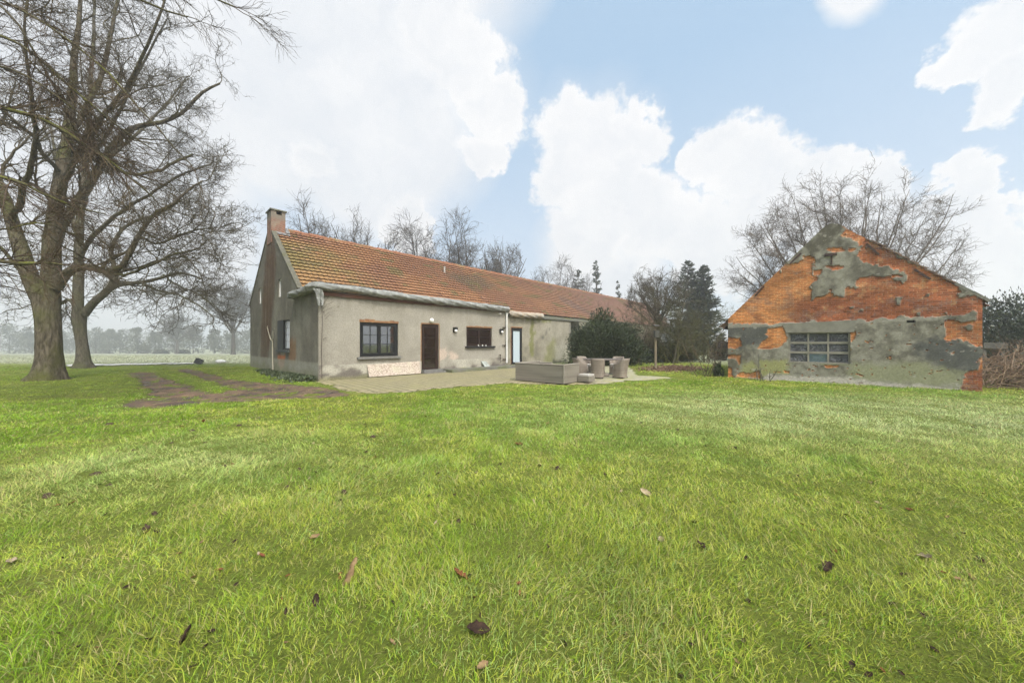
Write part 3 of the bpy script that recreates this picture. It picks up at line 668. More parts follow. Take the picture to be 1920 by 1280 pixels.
# ---------------------------------------------------------------- tarpaulins on the low eave
def tarp(name, path, rad, label, m, seed, sag=.6, k=22, cap=True):
    P = np.array(path, float); d = np.concatenate([[0], np.cumsum(np.linalg.norm(np.diff(P, axis=0), axis=1))]); n = int(d[-1] / .045)
    t = np.linspace(0, d[-1], n); Q = np.stack([np.interp(t, d, P[:, i]) for i in range(3)], 1)
    for _ in range(6): Q[1:-1] = (Q[:-2] + Q[1:-1] * 2 + Q[2:]) / 4
    T = np.gradient(Q, axis=0); T /= np.linalg.norm(T, axis=1, keepdims=True); A = np.cross(T, ZV); A /= np.linalg.norm(A, axis=1, keepdims=True); Bv = np.cross(A, T)
    th = np.arange(k) / k * 2 * np.pi; TT, TH = np.meshgrid(t, th, indexing='ij')
    r = rad * (1 + .16 * np.sin(TT * 1.9 + seed) * .6)
    tw = TH + TT * 1.1 + 1.2 * fbm(TT * .8, TH * 0 + seed, 2, seed)
    fold = np.abs(np.sin(tw * 2.5 + 2 * fbm(TT * 1.5, np.cos(TH) * 1.2 + 5, 3, seed + 1)))
    crk = fbm(TT * 5, np.sin(TH) * 1.5 + np.cos(TH) * 1.1 + 9, 3, seed + 2)
    r = r * (.86 + .26 * fold * fbm(TT * .9, TH * 0 + 2, 2, seed + 3) * 1.9 + .34 * (crk - .5))
    ends = np.minimum(ss(0, .14, TT), ss(0, .14, d[-1] - TT)); r = r * (.25 + .75 * ends)
    V = Q[:, None] + r[..., None] * (A[:, None] * np.cos(TH)[..., None] * 1.05 + Bv[:, None] * np.sin(TH)[..., None] * sag)
    a = np.arange(n - 1)[:, None] * k; l = np.arange(k)[None]; f = np.stack([a + l, a + (l + 1) % k, a + k + (l + 1) % k, a + k + l], -1).reshape(-1, 4)
    o = mesh(name, V.reshape(-1, 3), [f], m, smooth=True, loc=tuple(Q[0]))
    tag(o, label, 'tarpaulin'); ORG[o.name] = tuple(Q[0]); return o
tm1 = simple('grey_sheeting', (.22, .22, .2), (.15, .15, .135), 2.2, .6, .015, 22., (.29, .285, .26), 5.)
tm2 = simple('beige_sheeting', (.36, .30, .22), (.26, .2, .14), 2., .65, .01, 25., (.30, .29, .26), 3.)
def hp(px, py, t): s_, z_ = fac(px, py, t); return H(s_, t, z_)
tp = [H(-.12, TM + .30, 3.62), H(-.16, TM - .1, 3.66), H(-.18, 1.7, 3.63), H(-.16, .9, 3.66), H(-.16, .25, 3.72), H(-.02, -.10, 3.76), H(.4, -.17, 3.73)]
tp += [hp(x, y, -.17) for x, y in ((660, 541.5), (705, 549), (760, 556), (820, 564), (880, 571), (925, 577), (948, 579.5), (955, 580))]
TP = tarp('tarpaulin', tp, .185, 'grey plastic sheeting rolled along the eave above the brown door', tm1, 3, .85)
c_ = H(-.1, -.12, 3.62); fl = []; n = 7
for i in range(n):
    x = (i / (n - 1) - .5) * .36; ln = .35 + .35 * abs(math.sin(i * 2.1))
    for j in range(5):
        v = j / 4; fl.append(c_ + U * (x * (1 - .35 * v) + .10 * v) - V_ * (.12 + .05 * math.sin(i * 1.9 + j)) - ZV * (v * ln))
mesh('torn_flap', np.array(fl), [grid_faces(5, n)], tm1, TP)
tarp('tarpaulin', [hp(955, 588, T2 - .15), hp(965, 589, T2 - .18), hp(985, 590.5, T2 - .18), hp(1000, 592, T2 - .15), hp(1010, 592, T2 - .1), hp(1016, 594, T2 - .05)], .235, 'beige plastic sheeting bundled on the eave above the frosted side door', tm2, 9, .8)
# ---------------------------------------------------------------- old brick barn
barn = thing('brick_barn', 'dilapidated brick barn with patchy grey plaster and a nine-pane window', 'barn', tuple(B(BW / 2, 0, 0)))
def bc(pts): return [bar(1320 + a / 3.2, 400 + b / 3.2) for a, b in pts]
EL, ER, AP = bar(1365, 598), bar(1842, 560), bar(1558, 413)
UP = bc([(740,30),(800,30),(850,80),(870,140),(905,170),(960,200),(950,250),(960,290),(1060,300),(1120,310),(1180,345),(1220,360),(1210,395),(1160,412),(1120,385),(1060,388),(1000,380),(940,395),(900,440),(840,450),(830,490),(740,480),(690,505),(655,512),(650,270),(635,262),(610,255),(580,285),(470,300),(400,350),(360,385),(330,400),(545,180),(690,60)])
RV = bc([(830,40),(1000,130),(1190,225),(1290,270),(1400,330),(1540,400),(1700,480),(1690,515),(1600,500),(1530,445),(1500,420),(1380,348),(1280,312),(1180,262),(1050,190),(960,140),(870,105)])
LOW = bc([(100,668),(480,655),(900,640),(1100,630),(1430,615),(1625,600),(1615,640),(1430,642),(1462,700),(1450,758),(1530,755),(1580,780),(1640,812),(1668,806),(1668,955),(1550,958),(1535,1075),(1335,1090),(1000,1090),(600,1060),(330,1050),(100,1030)])
ISL = [bc(q) for q in ([(380,690),(470,675),(497,745),(490,770),(445,808),(330,808),(345,770),(375,745)], [(100,745),(215,745),(222,790),(200,808),(100,812)], [(100,850),(222,850),(212,905),(190,870),(100,868)],
 [(100,890),(165,930),(178,1000),(100,1000)], [(195,955),(290,955),(330,935),(332,985),(195,982)], [(882,715),(910,710),(905,750),(885,770)], [(725,908),(825,906),(800,925),(730,930)], [(480,945),(515,945),(510,958),(480,956)])]
SPOT = [bc(q) for q in ([(1150,500),(1205,498),(1180,520),(1175,552),(1152,552)], [(870,560),(900,556),(902,572),(872,574)], [(938,574),(956,575),(954,587),(938,586)], [(1272,594),(1298,594),(1298,614),(1274,614)], [(1335,478),(1356,480),(1352,497),(1332,496)], [(1442,590),(1460,592),(1458,606),(1442,604)], [(1560,680),(1590,662),(1615,672),(1612,700),(1580,706)], [(455,340),(468,335),(466,360),(456,362)], [(1520,480),(1560,470),(1570,500),(1530,505)])]
UPB = [bc(q) for q in ([(655,345),(705,340),(710,370),(660,375)], [(740,215),(820,210),(840,225),(760,232)], [(870,210),(915,208),(915,222),(870,225)], [(740,322),(840,315),(840,335),(770,345)], [(1115,365),(1165,362),(1180,380),(1130,385)])]
YEL = bc([(880,905),(1340,900),(1400,930),(1540,960),(1535,1040),(880,1000)]); YEL2 = bc([(335,890),(505,880),(505,960),(345,965)]); YEL3 = bc([(225,910),(285,885),(315,930),(300,960),(225,965)])
DK = bc([(1280,770),(1450,760),(1580,770),(1670,810),(1668,955),(1550,958),(1400,910),(1300,860)]); DK2 = bc([(100,675),(378,680),(370,740),(335,790),(225,800),(215,740),(100,740)]); DK3 = bc([(640,170),(740,60),(830,80),(760,190),(690,250),(640,250)])
WHT = bc([(400,962),(520,975),(880,985),(1050,1010),(1300,1035),(1540,1050),(1535,1100),(380,1040),(370,990)])
CRK = bc([(330,780),(332,990)])
def bmasks(w, z):
    e = (fbm(w * 4, z * 4, 4, 51) - .5) * .55 + (fbm(w * 14, z * 14, 2, 52) - .5) * .12
    d = np.minimum(np.minimum(psd(w, z, UP) + e * .35, psd(w, z, RV)), psd(w, z, LOW)) + e * .55
    for q in ISL: d = np.maximum(d, -(psd(w, z, q) + e * .3))
    for q in UPB: d = np.maximum(d, -(psd(w, z, q) + e * .35))
    for q in SPOT: d = np.minimum(d, psd(w, z, q) + e * .12)
    fl_ = fbm(w * 9, z * 16, 3, 58); d = np.where((fl_ > .80) & (z < 2.2), np.maximum(d, .05), d)
    return d
def bdisp(w, z): return .03 * ss(.015, -.015, bmasks(w, z)) + .012 * (fbm(w * 1.2, z * 1.2, 3, 54) - .5)
LOWZ = lambda w: z
def bcol(w, z):
    pl_ = ss(.015, -.015, bmasks(w, z)); n = fbm(w * .9, z * .9, 4, 55); n2 = fbm(w * 5, z * 5, 4, 56)
    red = ss(2.7, 3.9, w + (n - .5) * 2) * .8
    red = np.maximum(red, ss(3.35, 2.9, z + (n - .5) * .7) * ss(1.8, 2.6, w) * .95); red = np.where(z < 2.2, ss(5, 6, w) * .35, red)
    red = np.maximum(red, ss(.8, .5, z) * ss(5.5, 6, w))
    bk = lerp(np.array([.48, .185, .06]), np.array([.30, .095, .04]), red); bk = lerp(bk, np.array([.5, .26, .11]), .5 * ss(.55, .75, n2))
    bk = shade(bk, .74 + .5 * ss(.3, .72, fbm(w * 1.4, z * 2.0, 4, 66))); bk = lerp(bk, np.array([.2, .15, .11]), .35 * ss(.58, .72, fbm(w * 2.6, z * 3.2, 4, 67)))
    bk = lerp(bk, np.array([.25, .085, .035]), .6 * ss(.6, .8, fbm(w * 2.2, z * 6, 3, 57)))
    g = lerp(np.array([.115, .104, .077]), np.array([.275, .257, .2]), ss(.3, .7, n2 * .6 + n * .4))
    q = (n2 - .5) * .8
    g = lerp(g, np.array([.075, .076, .07]), .85 * ss(.25, -.15, np.minimum(psd(w, z, DK), psd(w, z, DK2)) + q * .5)); g = lerp(g, np.array([.085, .076, .052]), .85 * ss(.3, -.2, psd(w, z, DK3) + q))
    g = lerp(g, np.array([.25, .25, .145]), .85 * ss(.18, -.12, np.minimum(np.minimum(psd(w, z, YEL), psd(w, z, YEL2)), psd(w, z, YEL3)) + q * .45))
    g = lerp(g, np.array([.31, .30, .09]), .5 * ss(.1, -.1, np.minimum(psd(w, z, YEL2), psd(w, z, YEL3)) + q * .4))
    g = lerp(g, np.array([.45, .41, .34]), .9 * ss(.07, -.05, psd(w, z, WHT) + q * .35))
    top = bar(1320 + 150 / 3.2, 400 + 668 / 3.2)[1]; te = bar(1320 + 1430 / 3.2, 400 + 615 / 3.2); zt = top + (te[1] - top) * w / te[0]
    g = lerp(g, np.array([.27, .25, .2]), .8 * ss(.10, .05, np.abs(zt - .06 - z + .04 * (n2 - .5))) * (w < 5.8))
    g = lerp(g, np.array([.36, .33, .28]), .6 * (fbm(w * 6, z * 11, 3, 59) > .79))
    g = lerp(g, np.array([.09, .085, .07]), .8 * (np.abs(w - CRK[0][0]) < .022) * (z < 1.05) * (z > .1))
    return lerp(bk, g, pl_)
def btop(w):
    w = np.asarray(w, float)
    l = EL[1] + (AP[1] - EL[1]) * np.clip(w / AP[0], 0, 1); r = AP[1] + (ER[1] - AP[1]) * np.clip((w - AP[0]) / (BW - AP[0]), 0, 1)
    rag = .07 * (np.floor(fbm(w * 3.3, w * 0, 2, 70) * 6) / 6 - .5) * (w > AP[0] + .5)
    return np.where(w < AP[0], l, r) + rag - .10 * ss(.25, 0, np.abs(w - AP[0]))
bw0 = bar(1478.5, 623.5); bw1 = bar(1594.5, 682.5); BWH = (bw0[0], bw1[0], bw1[1], bw0[1])
hl = bc([(1215, 642), (1267, 655)]); BHL = (hl[0][0], hl[1][0], hl[1][1], hl[0][1])
m, nt, b = newmat('patchy_barn_wall'); p = pos(nt)
uvn = nd(nt, 'UVMap', uv_map='UVMap').outputs[0]
uvd = nd(nt, 'VectorMath', {0: uvn, 1: nd(nt, 'VectorMath', {0: nd(nt, 'VectorMath', {0: noise(nt, p, 2.2, 4, .6, True), 1: (.5, .5, .5)}, operation='SUBTRACT').outputs[0], 'Scale': .07}, operation='SCALE').outputs[0]}, operation='ADD').outputs[0]
br = nd(nt, 'TexBrick', {'Vector': uvd, 'Color1': (1.2, 1.15, 1.1), 'Color2': (.68, .63, .62), 'Mortar': (1.08, 1.65, 2.5), 'Scale': 1., 'Mortar Size': .010, 'Mortar Smooth': .5, 'Bias': -.05, 'Brick Width': .2, 'Row Height': .07})
br.offset_frequency = 2
colA = nd(nt, 'Attribute', attribute_name='Col').outputs['Color']; bm = nd(nt, 'Attribute', attribute_name='brick').outputs['Fac']
k_ = noise(nt, p, 7., 5, .7)
brk = mixc(nt, mrange(nt, k_, .62, .8, 0, .65), br.outputs[0], (.55, .5, .5))
f_ = mrange(nt, noise(nt, p, 17., 7, .78), .25, .75, .58, 1.42)
cc = mixc(nt, 1., colA, mixc(nt, bm, (1., 1., 1.), brk), 'MULTIPLY'); cc = mixc(nt, 1., cc, nd(nt, 'CombineColor', {0: f_, 1: f_, 2: f_}).outputs[0], 'MULTIPLY')
cc = mixc(nt, mth(nt, 'MULTIPLY', mrange(nt, noise(nt, p, 11., 4, .7), .68, .74), mth(nt, 'MULTIPLY_ADD', bm, -.25, .5)), cc, (.055, .05, .04))
setc(nt, b, cc); b.inputs['Roughness'].default_value = .95; b.inputs['Specular IOR Level'].default_value = .15
hgt = mth(nt, 'ADD', mth(nt, 'MULTIPLY', mth(nt, 'MULTIPLY', br.outputs[1], -1.), bm), mth(nt, 'MULTIPLY', noise(nt, p, 24., 6, .75), 1.1)); bump(nt, b, hgt, .02)
bwm = m
wallgrid('gable_wall', BO, BU, -BN, 0, BW, -.5, btop, [BWH, BHL], .028, bcol, bwm, barn, (AP[0],), bdisp, lambda w, z: {'brick': 1 - ss(.015, -.015, bmasks(w, z))}, .16)
MB().box(B(.1, .172, -.3), BU * (BW - .2), BN * .03, ZV * 2.6).build('unlit_backing', dark, barn)
for w in (0.002, BW - .202):
    mesh('side_wall', np.array([B(w, .18, -.5), B(w + .2, .18, -.5), B(w + .2, 9, -.5), B(w, 9, -.5)] + [B(w, .18, 2.5 if w < 1 else 2.78), B(w + .2, .18, 2.5 if w < 1 else 2.78), B(w + .2, 9, 2.5 if w < 1 else 2.78), B(w, 9, 2.5 if w < 1 else 2.78)]), [np.array([(0, 1, 5, 4), (1, 2, 6, 5), (2, 3, 7, 6), (3, 0, 4, 7), (4, 5, 6, 7)])], rawbrick, barn)
MB().prism([B(0, 8.8, -.4), B(BW, 8.8, -.4), B(BW, 8.8, ER[1]), B(AP[0], 8.8, AP[1] - .15), B(0, 8.8, EL[1])], BN * .2).build('back_wall', rawbrick, barn)
# roof slopes behind the gable, overhanging at the left eave
def brc(s, v, tid, j):
    r = vn(tid * 5.1, np.full(s.shape, j * 2.7), 71); return lerp(np.array([.16, .075, .045]), np.array([.27, .12, .065]), r)
for (w0, z0, ov) in ((0, EL[1], .42), (BW, ER[1], .22)):
    dv = (AP[0] - w0) * BU + (AP[1] - .12 - z0) * ZV; L = np.linalg.norm(dv); dv = dv / L
    nn = np.cross(BN, dv); nn = nn if nn[2] > 0 else -nn
    o = B(w0, .03 if w0 == 0 else .10, z0) - dv * ov + nn * (-.03 if w0 == 0 else -.1)
    tile_roof('roof', o, BN, 9., dv, L + ov - .02, nn, .23, int((L + ov) / .30), brc, tilem, barn, lift=.06)
    rb = MB()
    for k in range(7): rb.box(o - nn * .13 + BN * (.06 + k * 1.4) + dv * .04, BN * .08, dv * (L + ov - .3), nn * .09)
    rb.build('rafter', timber, barn)
    MB().box(o - nn * .035 + dv * .02 + BN * .02, BN * 8.9, dv * (L + ov - .1), nn * .025).build('roof_boarding', timber, barn)
    if w0 == 0: MB().box(o - nn * .16 + dv * .0, BN * 9, dv * .03, nn * .16).build('eaves_board', timber, barn)
# loose tile edges poking out along the right verge, mortar strip
dv = (AP[0] - BW) * BU + (AP[1] - ER[1]) * ZV; Lr = np.linalg.norm(dv); dv /= Lr; nn = np.cross(BN, dv); nn = nn if nn[2] > 0 else -nn
vt = MB()
for k in range(10):
    q = B(BW, -.04, ER[1]) + dv * (.75 + k * .26) + nn * (-.01 + .03 * random.random())
    vt.box(q + nn * .02, BN * .34, dv * .31 + nn * -.05, nn * .04)
vt.build('verge_tile', simple('dark_tile_edges', (.10, .07, .05), (.2, .13, .09), 4., .9, .01), barn)
mt = MB(); e_ = np.linspace(0, .9, 5)
for i in range(4):
    q = B(BW + .02, -.03, ER[1] - .03) + dv * e_[i]; mt.box(q - dv * .12, BN * .4, dv * .225, nn * (.07 + .02 * random.random()))
mt.build('verge_mortar', mortar, barn)
# lintel, window, iron ties
q = bc([(478, 662), (912, 640), (900, 712), (492, 716)])
MB().prism([B(w, -.035, z) for w, z in q], BN * .06).build('lintel', concrete, barn)
a, b_, c, d = BWH; fr = MB(); wt = .055; FD = BN * .06; rec = .05
framem = simple('grey_concrete_frame', (.27, .248, .20), (.18, .165, .13), 4., .9, .008)
for k in range(4):
    o = a + k * (b_ - a - wt) / 3; fr.box(B(o, rec, c), BU * wt, FD, ZV * (d - c))
hh = (d - c - .05) / 3
for k in range(4):
    t_ = .05 if k in (0, 3) else .085; o = c + k * (d - c - .05) / 3 - (0 if k == 0 else (.0175 if k < 3 else 0))
    for i in range(3): fr.box(B(a + i * (b_ - a - wt) / 3 + wt, rec + .002, o), BU * ((b_ - a - wt) / 3 - wt), BN * .055, ZV * t_)
bwin = fr.build('window', framem, barn)
m, nt, b = newmat('plastic_covered_pane'); p = pos(nt)
wv = noise(nt, p, 3.2, 6, .72, dist=2.2); ln = mth(nt, 'ABSOLUTE', mth(nt, 'SUBTRACT', wv, .5))
wv2 = noise(nt, p, 7., 3, .6, dist=1.5); ln2 = mth(nt, 'ABSOLUTE', mth(nt, 'SUBTRACT', wv2, .5))
cr = mth(nt, 'MAXIMUM', mrange(nt, ln, .0, .022, .75, 0), mrange(nt, ln2, .0, .012, .4, 0))  # pale lines paint the wrinkled plastic's glints into the colour
cr = mth(nt, 'MULTIPLY', cr, mrange(nt, noise(nt, p, 2.5, 2), .4, .6))
setc(nt, b, mixc(nt, cr, (.03, .031, .035), (.36, .36, .36))); b.inputs['Roughness'].default_value = .28; bump(nt, b, wv, .06)
teal = simple('teal_pane', (.05, .085, .095), (.10, .13, .14), 5., .25, .03, 8., spec=.6)
for i in range(3):
    for k in range(3):
        MB().box(B(a + k * (b_ - a - wt) / 3 + wt * .5, rec + .03, c + i * hh + .02), BU * ((b_ - a - wt) / 3), BN * .01, ZV * (hh + .02)).build('pane', teal if (i, k) == (0, 1) else m, bwin)
MB().box(B(a - .03, -.03, c - .045), BU * (b_ - a + .06), BN * .15, ZV * .043).build('window_ledge', moss_concrete, barn)
for p0, p1 in (((1502, 475), (1481, 495)), ((1433, 536), (1416, 555)), ((1624, 457), (1648, 478)), ((1714, 505), (1744, 524))):
    q0, q1 = B(bar(*p0)[0], -.05, bar(*p0)[1]), B(bar(*p1)[0], -.05, bar(*p1)[1])
    dd = q1 - q0; nn_ = np.cross(dd / np.linalg.norm(dd), BN); MB().box(q0 - nn_ * .03, dd, nn_ * .06, BN * .03).build('wall_tie', iron, barn)
q0, q1, q2 = bar(1546, 479), bar(1569, 478), bar(1559, 496)
t_ = MB().box(B(q0[0], -.10, q0[1] - .05), BU * (q1[0] - q0[0]), BN * .09, ZV * .09).box(B(q2[0] - .025, -.06, q2[1]), BU * .05, BN * .04, ZV * (q0[1] - .05 - q2[1])); t_.build('beam_end', iron, barn)

# ---------------------------------------------------------------- rattan garden furniture
def rattan(name, c1, c2):
    m, nt, b = newmat(name); p = ocoord(nt); s_ = nd(nt, 'SeparateXYZ', {0: p}).outputs
    hz = mth(nt, 'SINE', mth(nt, 'MULTIPLY', s_[2], 2 * math.pi / .028)); 
    hx = mth(nt, 'SINE', mth(nt, 'MULTIPLY', mth(nt, 'ADD', s_[0], s_[1]), 2 * math.pi / .05))
    band = noise(nt, nd(nt, 'Mapping', {0: p, 'Scale': (.25, .25, 8.)}).outputs[0], 1.4, 3)
    f = mth(nt, 'MULTIPLY_ADD', mth(nt, 'MULTIPLY', hz, hx), .3, .5)
    c = mixc(nt, f, c1, c2); c = mixc(nt, mrange(nt, band, .4, .65, 0, .5), c, tuple(k * .5 for k in c1))
    setc(nt, b, c); b.inputs['Roughness'].default_value = .6; bump(nt, b, f, .01); return m
rt1 = rattan('grey_rattan', (.14, .12, .093), (.26, .225, .178)); rt2 = rattan('taupe_rattan', (.165, .13, .10), (.27, .222, .175))
cush = simple('pale_cushion', (.36, .33, .29), (.29, .265, .23), 4., .9, .004)
q0 = np.array([*gnd(966, 713.5), 0]); q1 = np.array([*gnd(1057, 721.5), 0]); fx = q1 - q0; SL = np.linalg.norm(fx); fx /= SL; fy = np.array([-fx[1], fx[0], 0])
def rbox(mb, o, sx, sy, sz, z0, r=.018):
    """box with chamfered vertical and top edges in local axes"""
    a = [(r, 0), (sx - r, 0), (sx, r), (sx, sy - r), (sx - r, sy), (r, sy), (0, sy - r), (0, r)]
    V = []
    for z, i in ((z0, 0), (z0 + sz - r, 0), (z0 + sz, r)):
        for x, y in a: V.append((o[0] + min(max(x, i), sx - i), o[1] + min(max(y, i), sy - i), z))
    q = [(j * 8 + i, j * 8 + (i + 1) % 8, j * 8 + 8 + (i + 1) % 8, j * 8 + 8 + i) for j in range(2) for i in range(8)]
    t = [(16, 16 + i, 17 + i) for i in range(1, 7)]
    mb.add(V, q, t)
ang = math.atan2(fx[1], fx[0]); gzt = .035
sofa = thing('rattan_sofa', 'grey rattan corner sofa seen from behind at the edge of the paving', 'sofa', (q0[0], q0[1], gzt), ang)
SH = .66
mb = MB(); rbox(mb, (0, 0), SL, .12, SH, 0); mb.build('backrest', rt1, sofa, local=True)
mb = MB(); rbox(mb, (SL - .12, .122), .12, 1.05, SH, 0); mb.build('armrest', rt1, sofa, local=True)
mb = MB(); rbox(mb, (0, .124), .12, 1.5, SH, 0); rbox(mb, (.122, 1.52), .62, .1, SH, 0); mb.build('backrest', rt1, sofa, local=True)
mb = MB(); rbox(mb, (.124, .124), SL - .25, .72, .3, .03); rbox(mb, (.124, .846), .66, .67, .3, .03); mb.build('seat', rt1, sofa, local=True)
trm = simple('added_pale_edge', (.27, .235, .185), (.21, .18, .14), 9., .6)  # pale edging added in place of light catching the sofa's top and corner
mb = MB(); rbox(mb, (-.012, -.012), SL + .024, .145, .03, SH + .002, .01); rbox(mb, (SL - .133, .135), .145, 1.045, .03, SH + .002, .01); rbox(mb, (-.012, .135), .145, 1.5, .03, SH + .002, .01); mb.build('rim', trm, sofa, local=True)
MB().tube([(SL + .002, -.002, 0), (SL + .002, -.002, SH)], .016, 8).build('added_corner_edge', trm, sofa, local=True)
for x, y, a, b_ in ((.13, .13, .68, .70), (.82, .13, .6, .70), (1.43, .13, SL - 1.56, .70), (.13, .84, .64, .66)):
    mb = MB(); rbox(mb, (x, y), a, b_, .12, .332, .04); mb.build('cushion', cush, sofa, local=True)
q = q0 + fx * (SL + .03) + fy * .98
stool = thing('rattan_footstool', 'low grey rattan footstool with a pale cushion at the end of the corner sofa', 'footstool', (*q[:2], gzt), ang)
mb = MB(); rbox(mb, (0, 0), .46, .5, .20, .02, .008); mb.build('base', rt1, stool, local=True)
mb = MB(); rbox(mb, (.01, .01), .44, .48, .07, .222, .02); mb.build('cushion', cush, stool, local=True)
# tub chairs
def tub_chair(name, label, x, y, rz, src=None):
    t = thing(name, label, 'chair', (x, y, gzt), rz, 'rattan tub chairs round the garden table')
    if src is not None:
        for ch_ in src.children:
            c_ = ch_.copy(); C.objects.link(c_); c_.parent = t
        return t
    # local: faces +Y; the shell wraps back and sides and flares upwards
    nu, nv = 33, 9; out = []; 
    for side in (0, 1):
        for j in range(nv):
            v = j / (nv - 1)
            for i in range(nu):
                u = i / (nu - 1) * 2 - 1; au = abs(u)
                a = u * math.radians(118)
                topz = .82 - .20 * ss(.38, .85, au) - .02 * au
                z = .02 + v * (topz - .02); fl_ = 1 + .30 * (z / .82) ** 1.8 * (1 - .4 * ss(.5, 1, au))
                rx, ry = .25 * fl_, .25 * fl_
                sx = math.copysign(abs(math.sin(a)) ** .62, math.sin(a)); sy = math.copysign(abs(math.cos(a)) ** .62, math.cos(a))
                k = .045 if side else 0
                out.append(((rx - k) * sx, -(ry - k) * sy - .06 * (z / .86) ** 2.2 * max(0, math.cos(a)), z))
    f = grid_faces(nu, nv); N = nu * nv
    fl_ = [f, f[:, ::-1] + N]
    tp_ = np.arange(nu - 1) + (nv - 1) * nu; fl_.append(np.stack([tp_, tp_ + 1, tp_ + 1 + N, tp_ + N], 1))
    for e_ in (0, nu - 1):
        r_ = np.arange(nv - 1) * nu + e_; k = np.stack([r_, r_ + nu, r_ + nu + N, r_ + N], 1); fl_.append(k if e_ == 0 else k[:, ::-1])
    mesh('shell', np.array(out), fl_, rt2, t, local=True, smooth=True)
    mb = MB(); rbox(mb, (-.235, -.20), .47, .46, .36, .03, .05); mb.build('seat', rt2, t, local=True)
    mb = MB(); rbox(mb, (-.215, -.19), .43, .43, .08, .395, .03); mb.build('cushion', cush, t, local=True)
    for sx in (-.225, .185):
        for sy in (-.23, .2):
            mb = MB(); rbox(mb, (sx, sy), .04, .04, .03, -.005, .004); mb.build('foot', blackpvc, t, local=True)
    return t
tcx, tcy = 4.10, 15.75
def face(x, y): return math.atan2(tcy - y, tcx - x) - math.pi / 2
ch0 = tub_chair('tub_chair', 'taupe rattan tub chair turned away from the lawn, middle of the near three', 3.66, 14.75, face(3.66, 14.75) + .05)
tub_chair('tub_chair', 'taupe rattan tub chair at the right front of the garden table', 4.62, 14.80, face(4.62, 14.8) + .25, ch0)
tub_chair('tub_chair', 'taupe rattan tub chair in side view between sofa and table', 3.06, 15.35, face(3.06, 15.35) - .1, ch0)
tub_chair('tub_chair', 'taupe rattan tub chair behind the left half of the garden table', 3.52, 16.75, face(3.52, 16.75), ch0)
tub_chair('tub_chair', 'taupe rattan tub chair behind the right half of the garden table', 4.98, 16.6, face(4.98, 16.6), ch0)
tb = thing('garden_table', 'oval taupe garden table between the rattan tub chairs', 'table', (tcx, tcy, gzt))
k = 28; a = np.arange(k) / k * 2 * np.pi; rg = []
for r_, z in ((.0, .70), (.97, .70), (1., .715), (1., .735), (.98, .75), (.0, .75)): rg.append(np.stack([.88 * r_ * np.cos(a), .62 * r_ * np.sin(a), np.full(k, z)], 1))
V = np.vstack(rg); f = np.array([(j * k + i, j * k + (i + 1) % k, (j + 1) * k + (i + 1) % k, (j + 1) * k + i) for j in range(5) for i in range(k)])
mesh('table_top', V, [f], simple('brown_grey_top', (.09, .072, .06), (.13, .105, .088), 4., .4), tb, local=True)
MB().lathe([(0, .7), (.17, .699), (.12, .62), (.11, .2), (.16, .1), (.32, .05), (.33, .0), (0, .0)], (0, 0, 0), 16).build('pedestal', rt2, tb, local=True)

# ---------------------------------------------------------------- small things round the house
bq = [fac(688.5, 684, -.05), fac(786, 677, -.05), fac(788.5, 700, -.22), fac(691.5, 707.5, -.22)]
P_ = [H(bq[0][0], -.04, bq[0][1]), H(bq[1][0], -.04, bq[1][1]), H(bq[2][0], -.24, .03), H(bq[3][0], -.24, .03)]
m, nt, b = newmat('speckled_board'); p = pos(nt)
vo = nd(nt, 'TexVoronoi', {'Vector': p, 'Scale': 26.}).outputs['Color']
c = mixc(nt, mrange(nt, nd(nt, 'SeparateColor', {0: vo}).outputs[0], .2, .8), (.44, .375, .30), (.26, .195, .145)); c = mixc(nt, mrange(nt, noise(nt, p, 2., 4), .5, .65, 0, .6), c, (.40, .37, .26))
setc(nt, b, c); b.inputs['Roughness'].default_value = .85; bump(nt, b, noise(nt, p, 50., 4), .005)
n_ = np.cross(P_[1] - P_[0], P_[3] - P_[0]); n_ /= np.linalg.norm(n_)
if n_[1] > 0: n_ = -n_
o = MB().prism(P_, n_ * .022).build('chipboard_panel', m, loc=tuple(P_[3])); tag(o, 'long speckled chipboard panel leaning against the front wall under the window', 'board')
sq = [fac(902, 677, -.05), fac(911, 677, -.05), fac(917, 690, -.2), fac(906.5, 690, -.2)]
P_ = [H(sq[0][0], -.03, sq[0][1]), H(sq[1][0], -.03, sq[1][1]), H(sq[2][0], -.28, .145), H(sq[3][0], -.28, .145)]
o = MB().prism(P_, -V_ * .03).build('stone_slab', simple('grey_green_slab', (.30, .315, .285), (.23, .24, .21), 3., .8), loc=tuple(P_[3])); tag(o, 'small pale grey slab leaning on the wall beside the garden tap', 'slab')
for i, (px, py) in enumerate(((897, 642), (904.5, 642), (911, 642))):
    s_, z_ = fac(px, py, -.06); q = H(s_, -.07, WIN2[2] + .002)
    o = MB().lathe([(.0, 0), (.04, .0), (.045, .02), (.022, .04), (.025, .07), (.01, .09), (0, .10)], q, 10).build('ornament', whitepl, loc=tuple(q), smooth=True)
    tag(o, ('white ornament on the kitchen window sill, leftmost of the three', 'white ornament in the middle of the kitchen window sill', 'white ornament on the kitchen window sill, nearest its right end')[i], 'ornament', 'white ornaments on the sill')
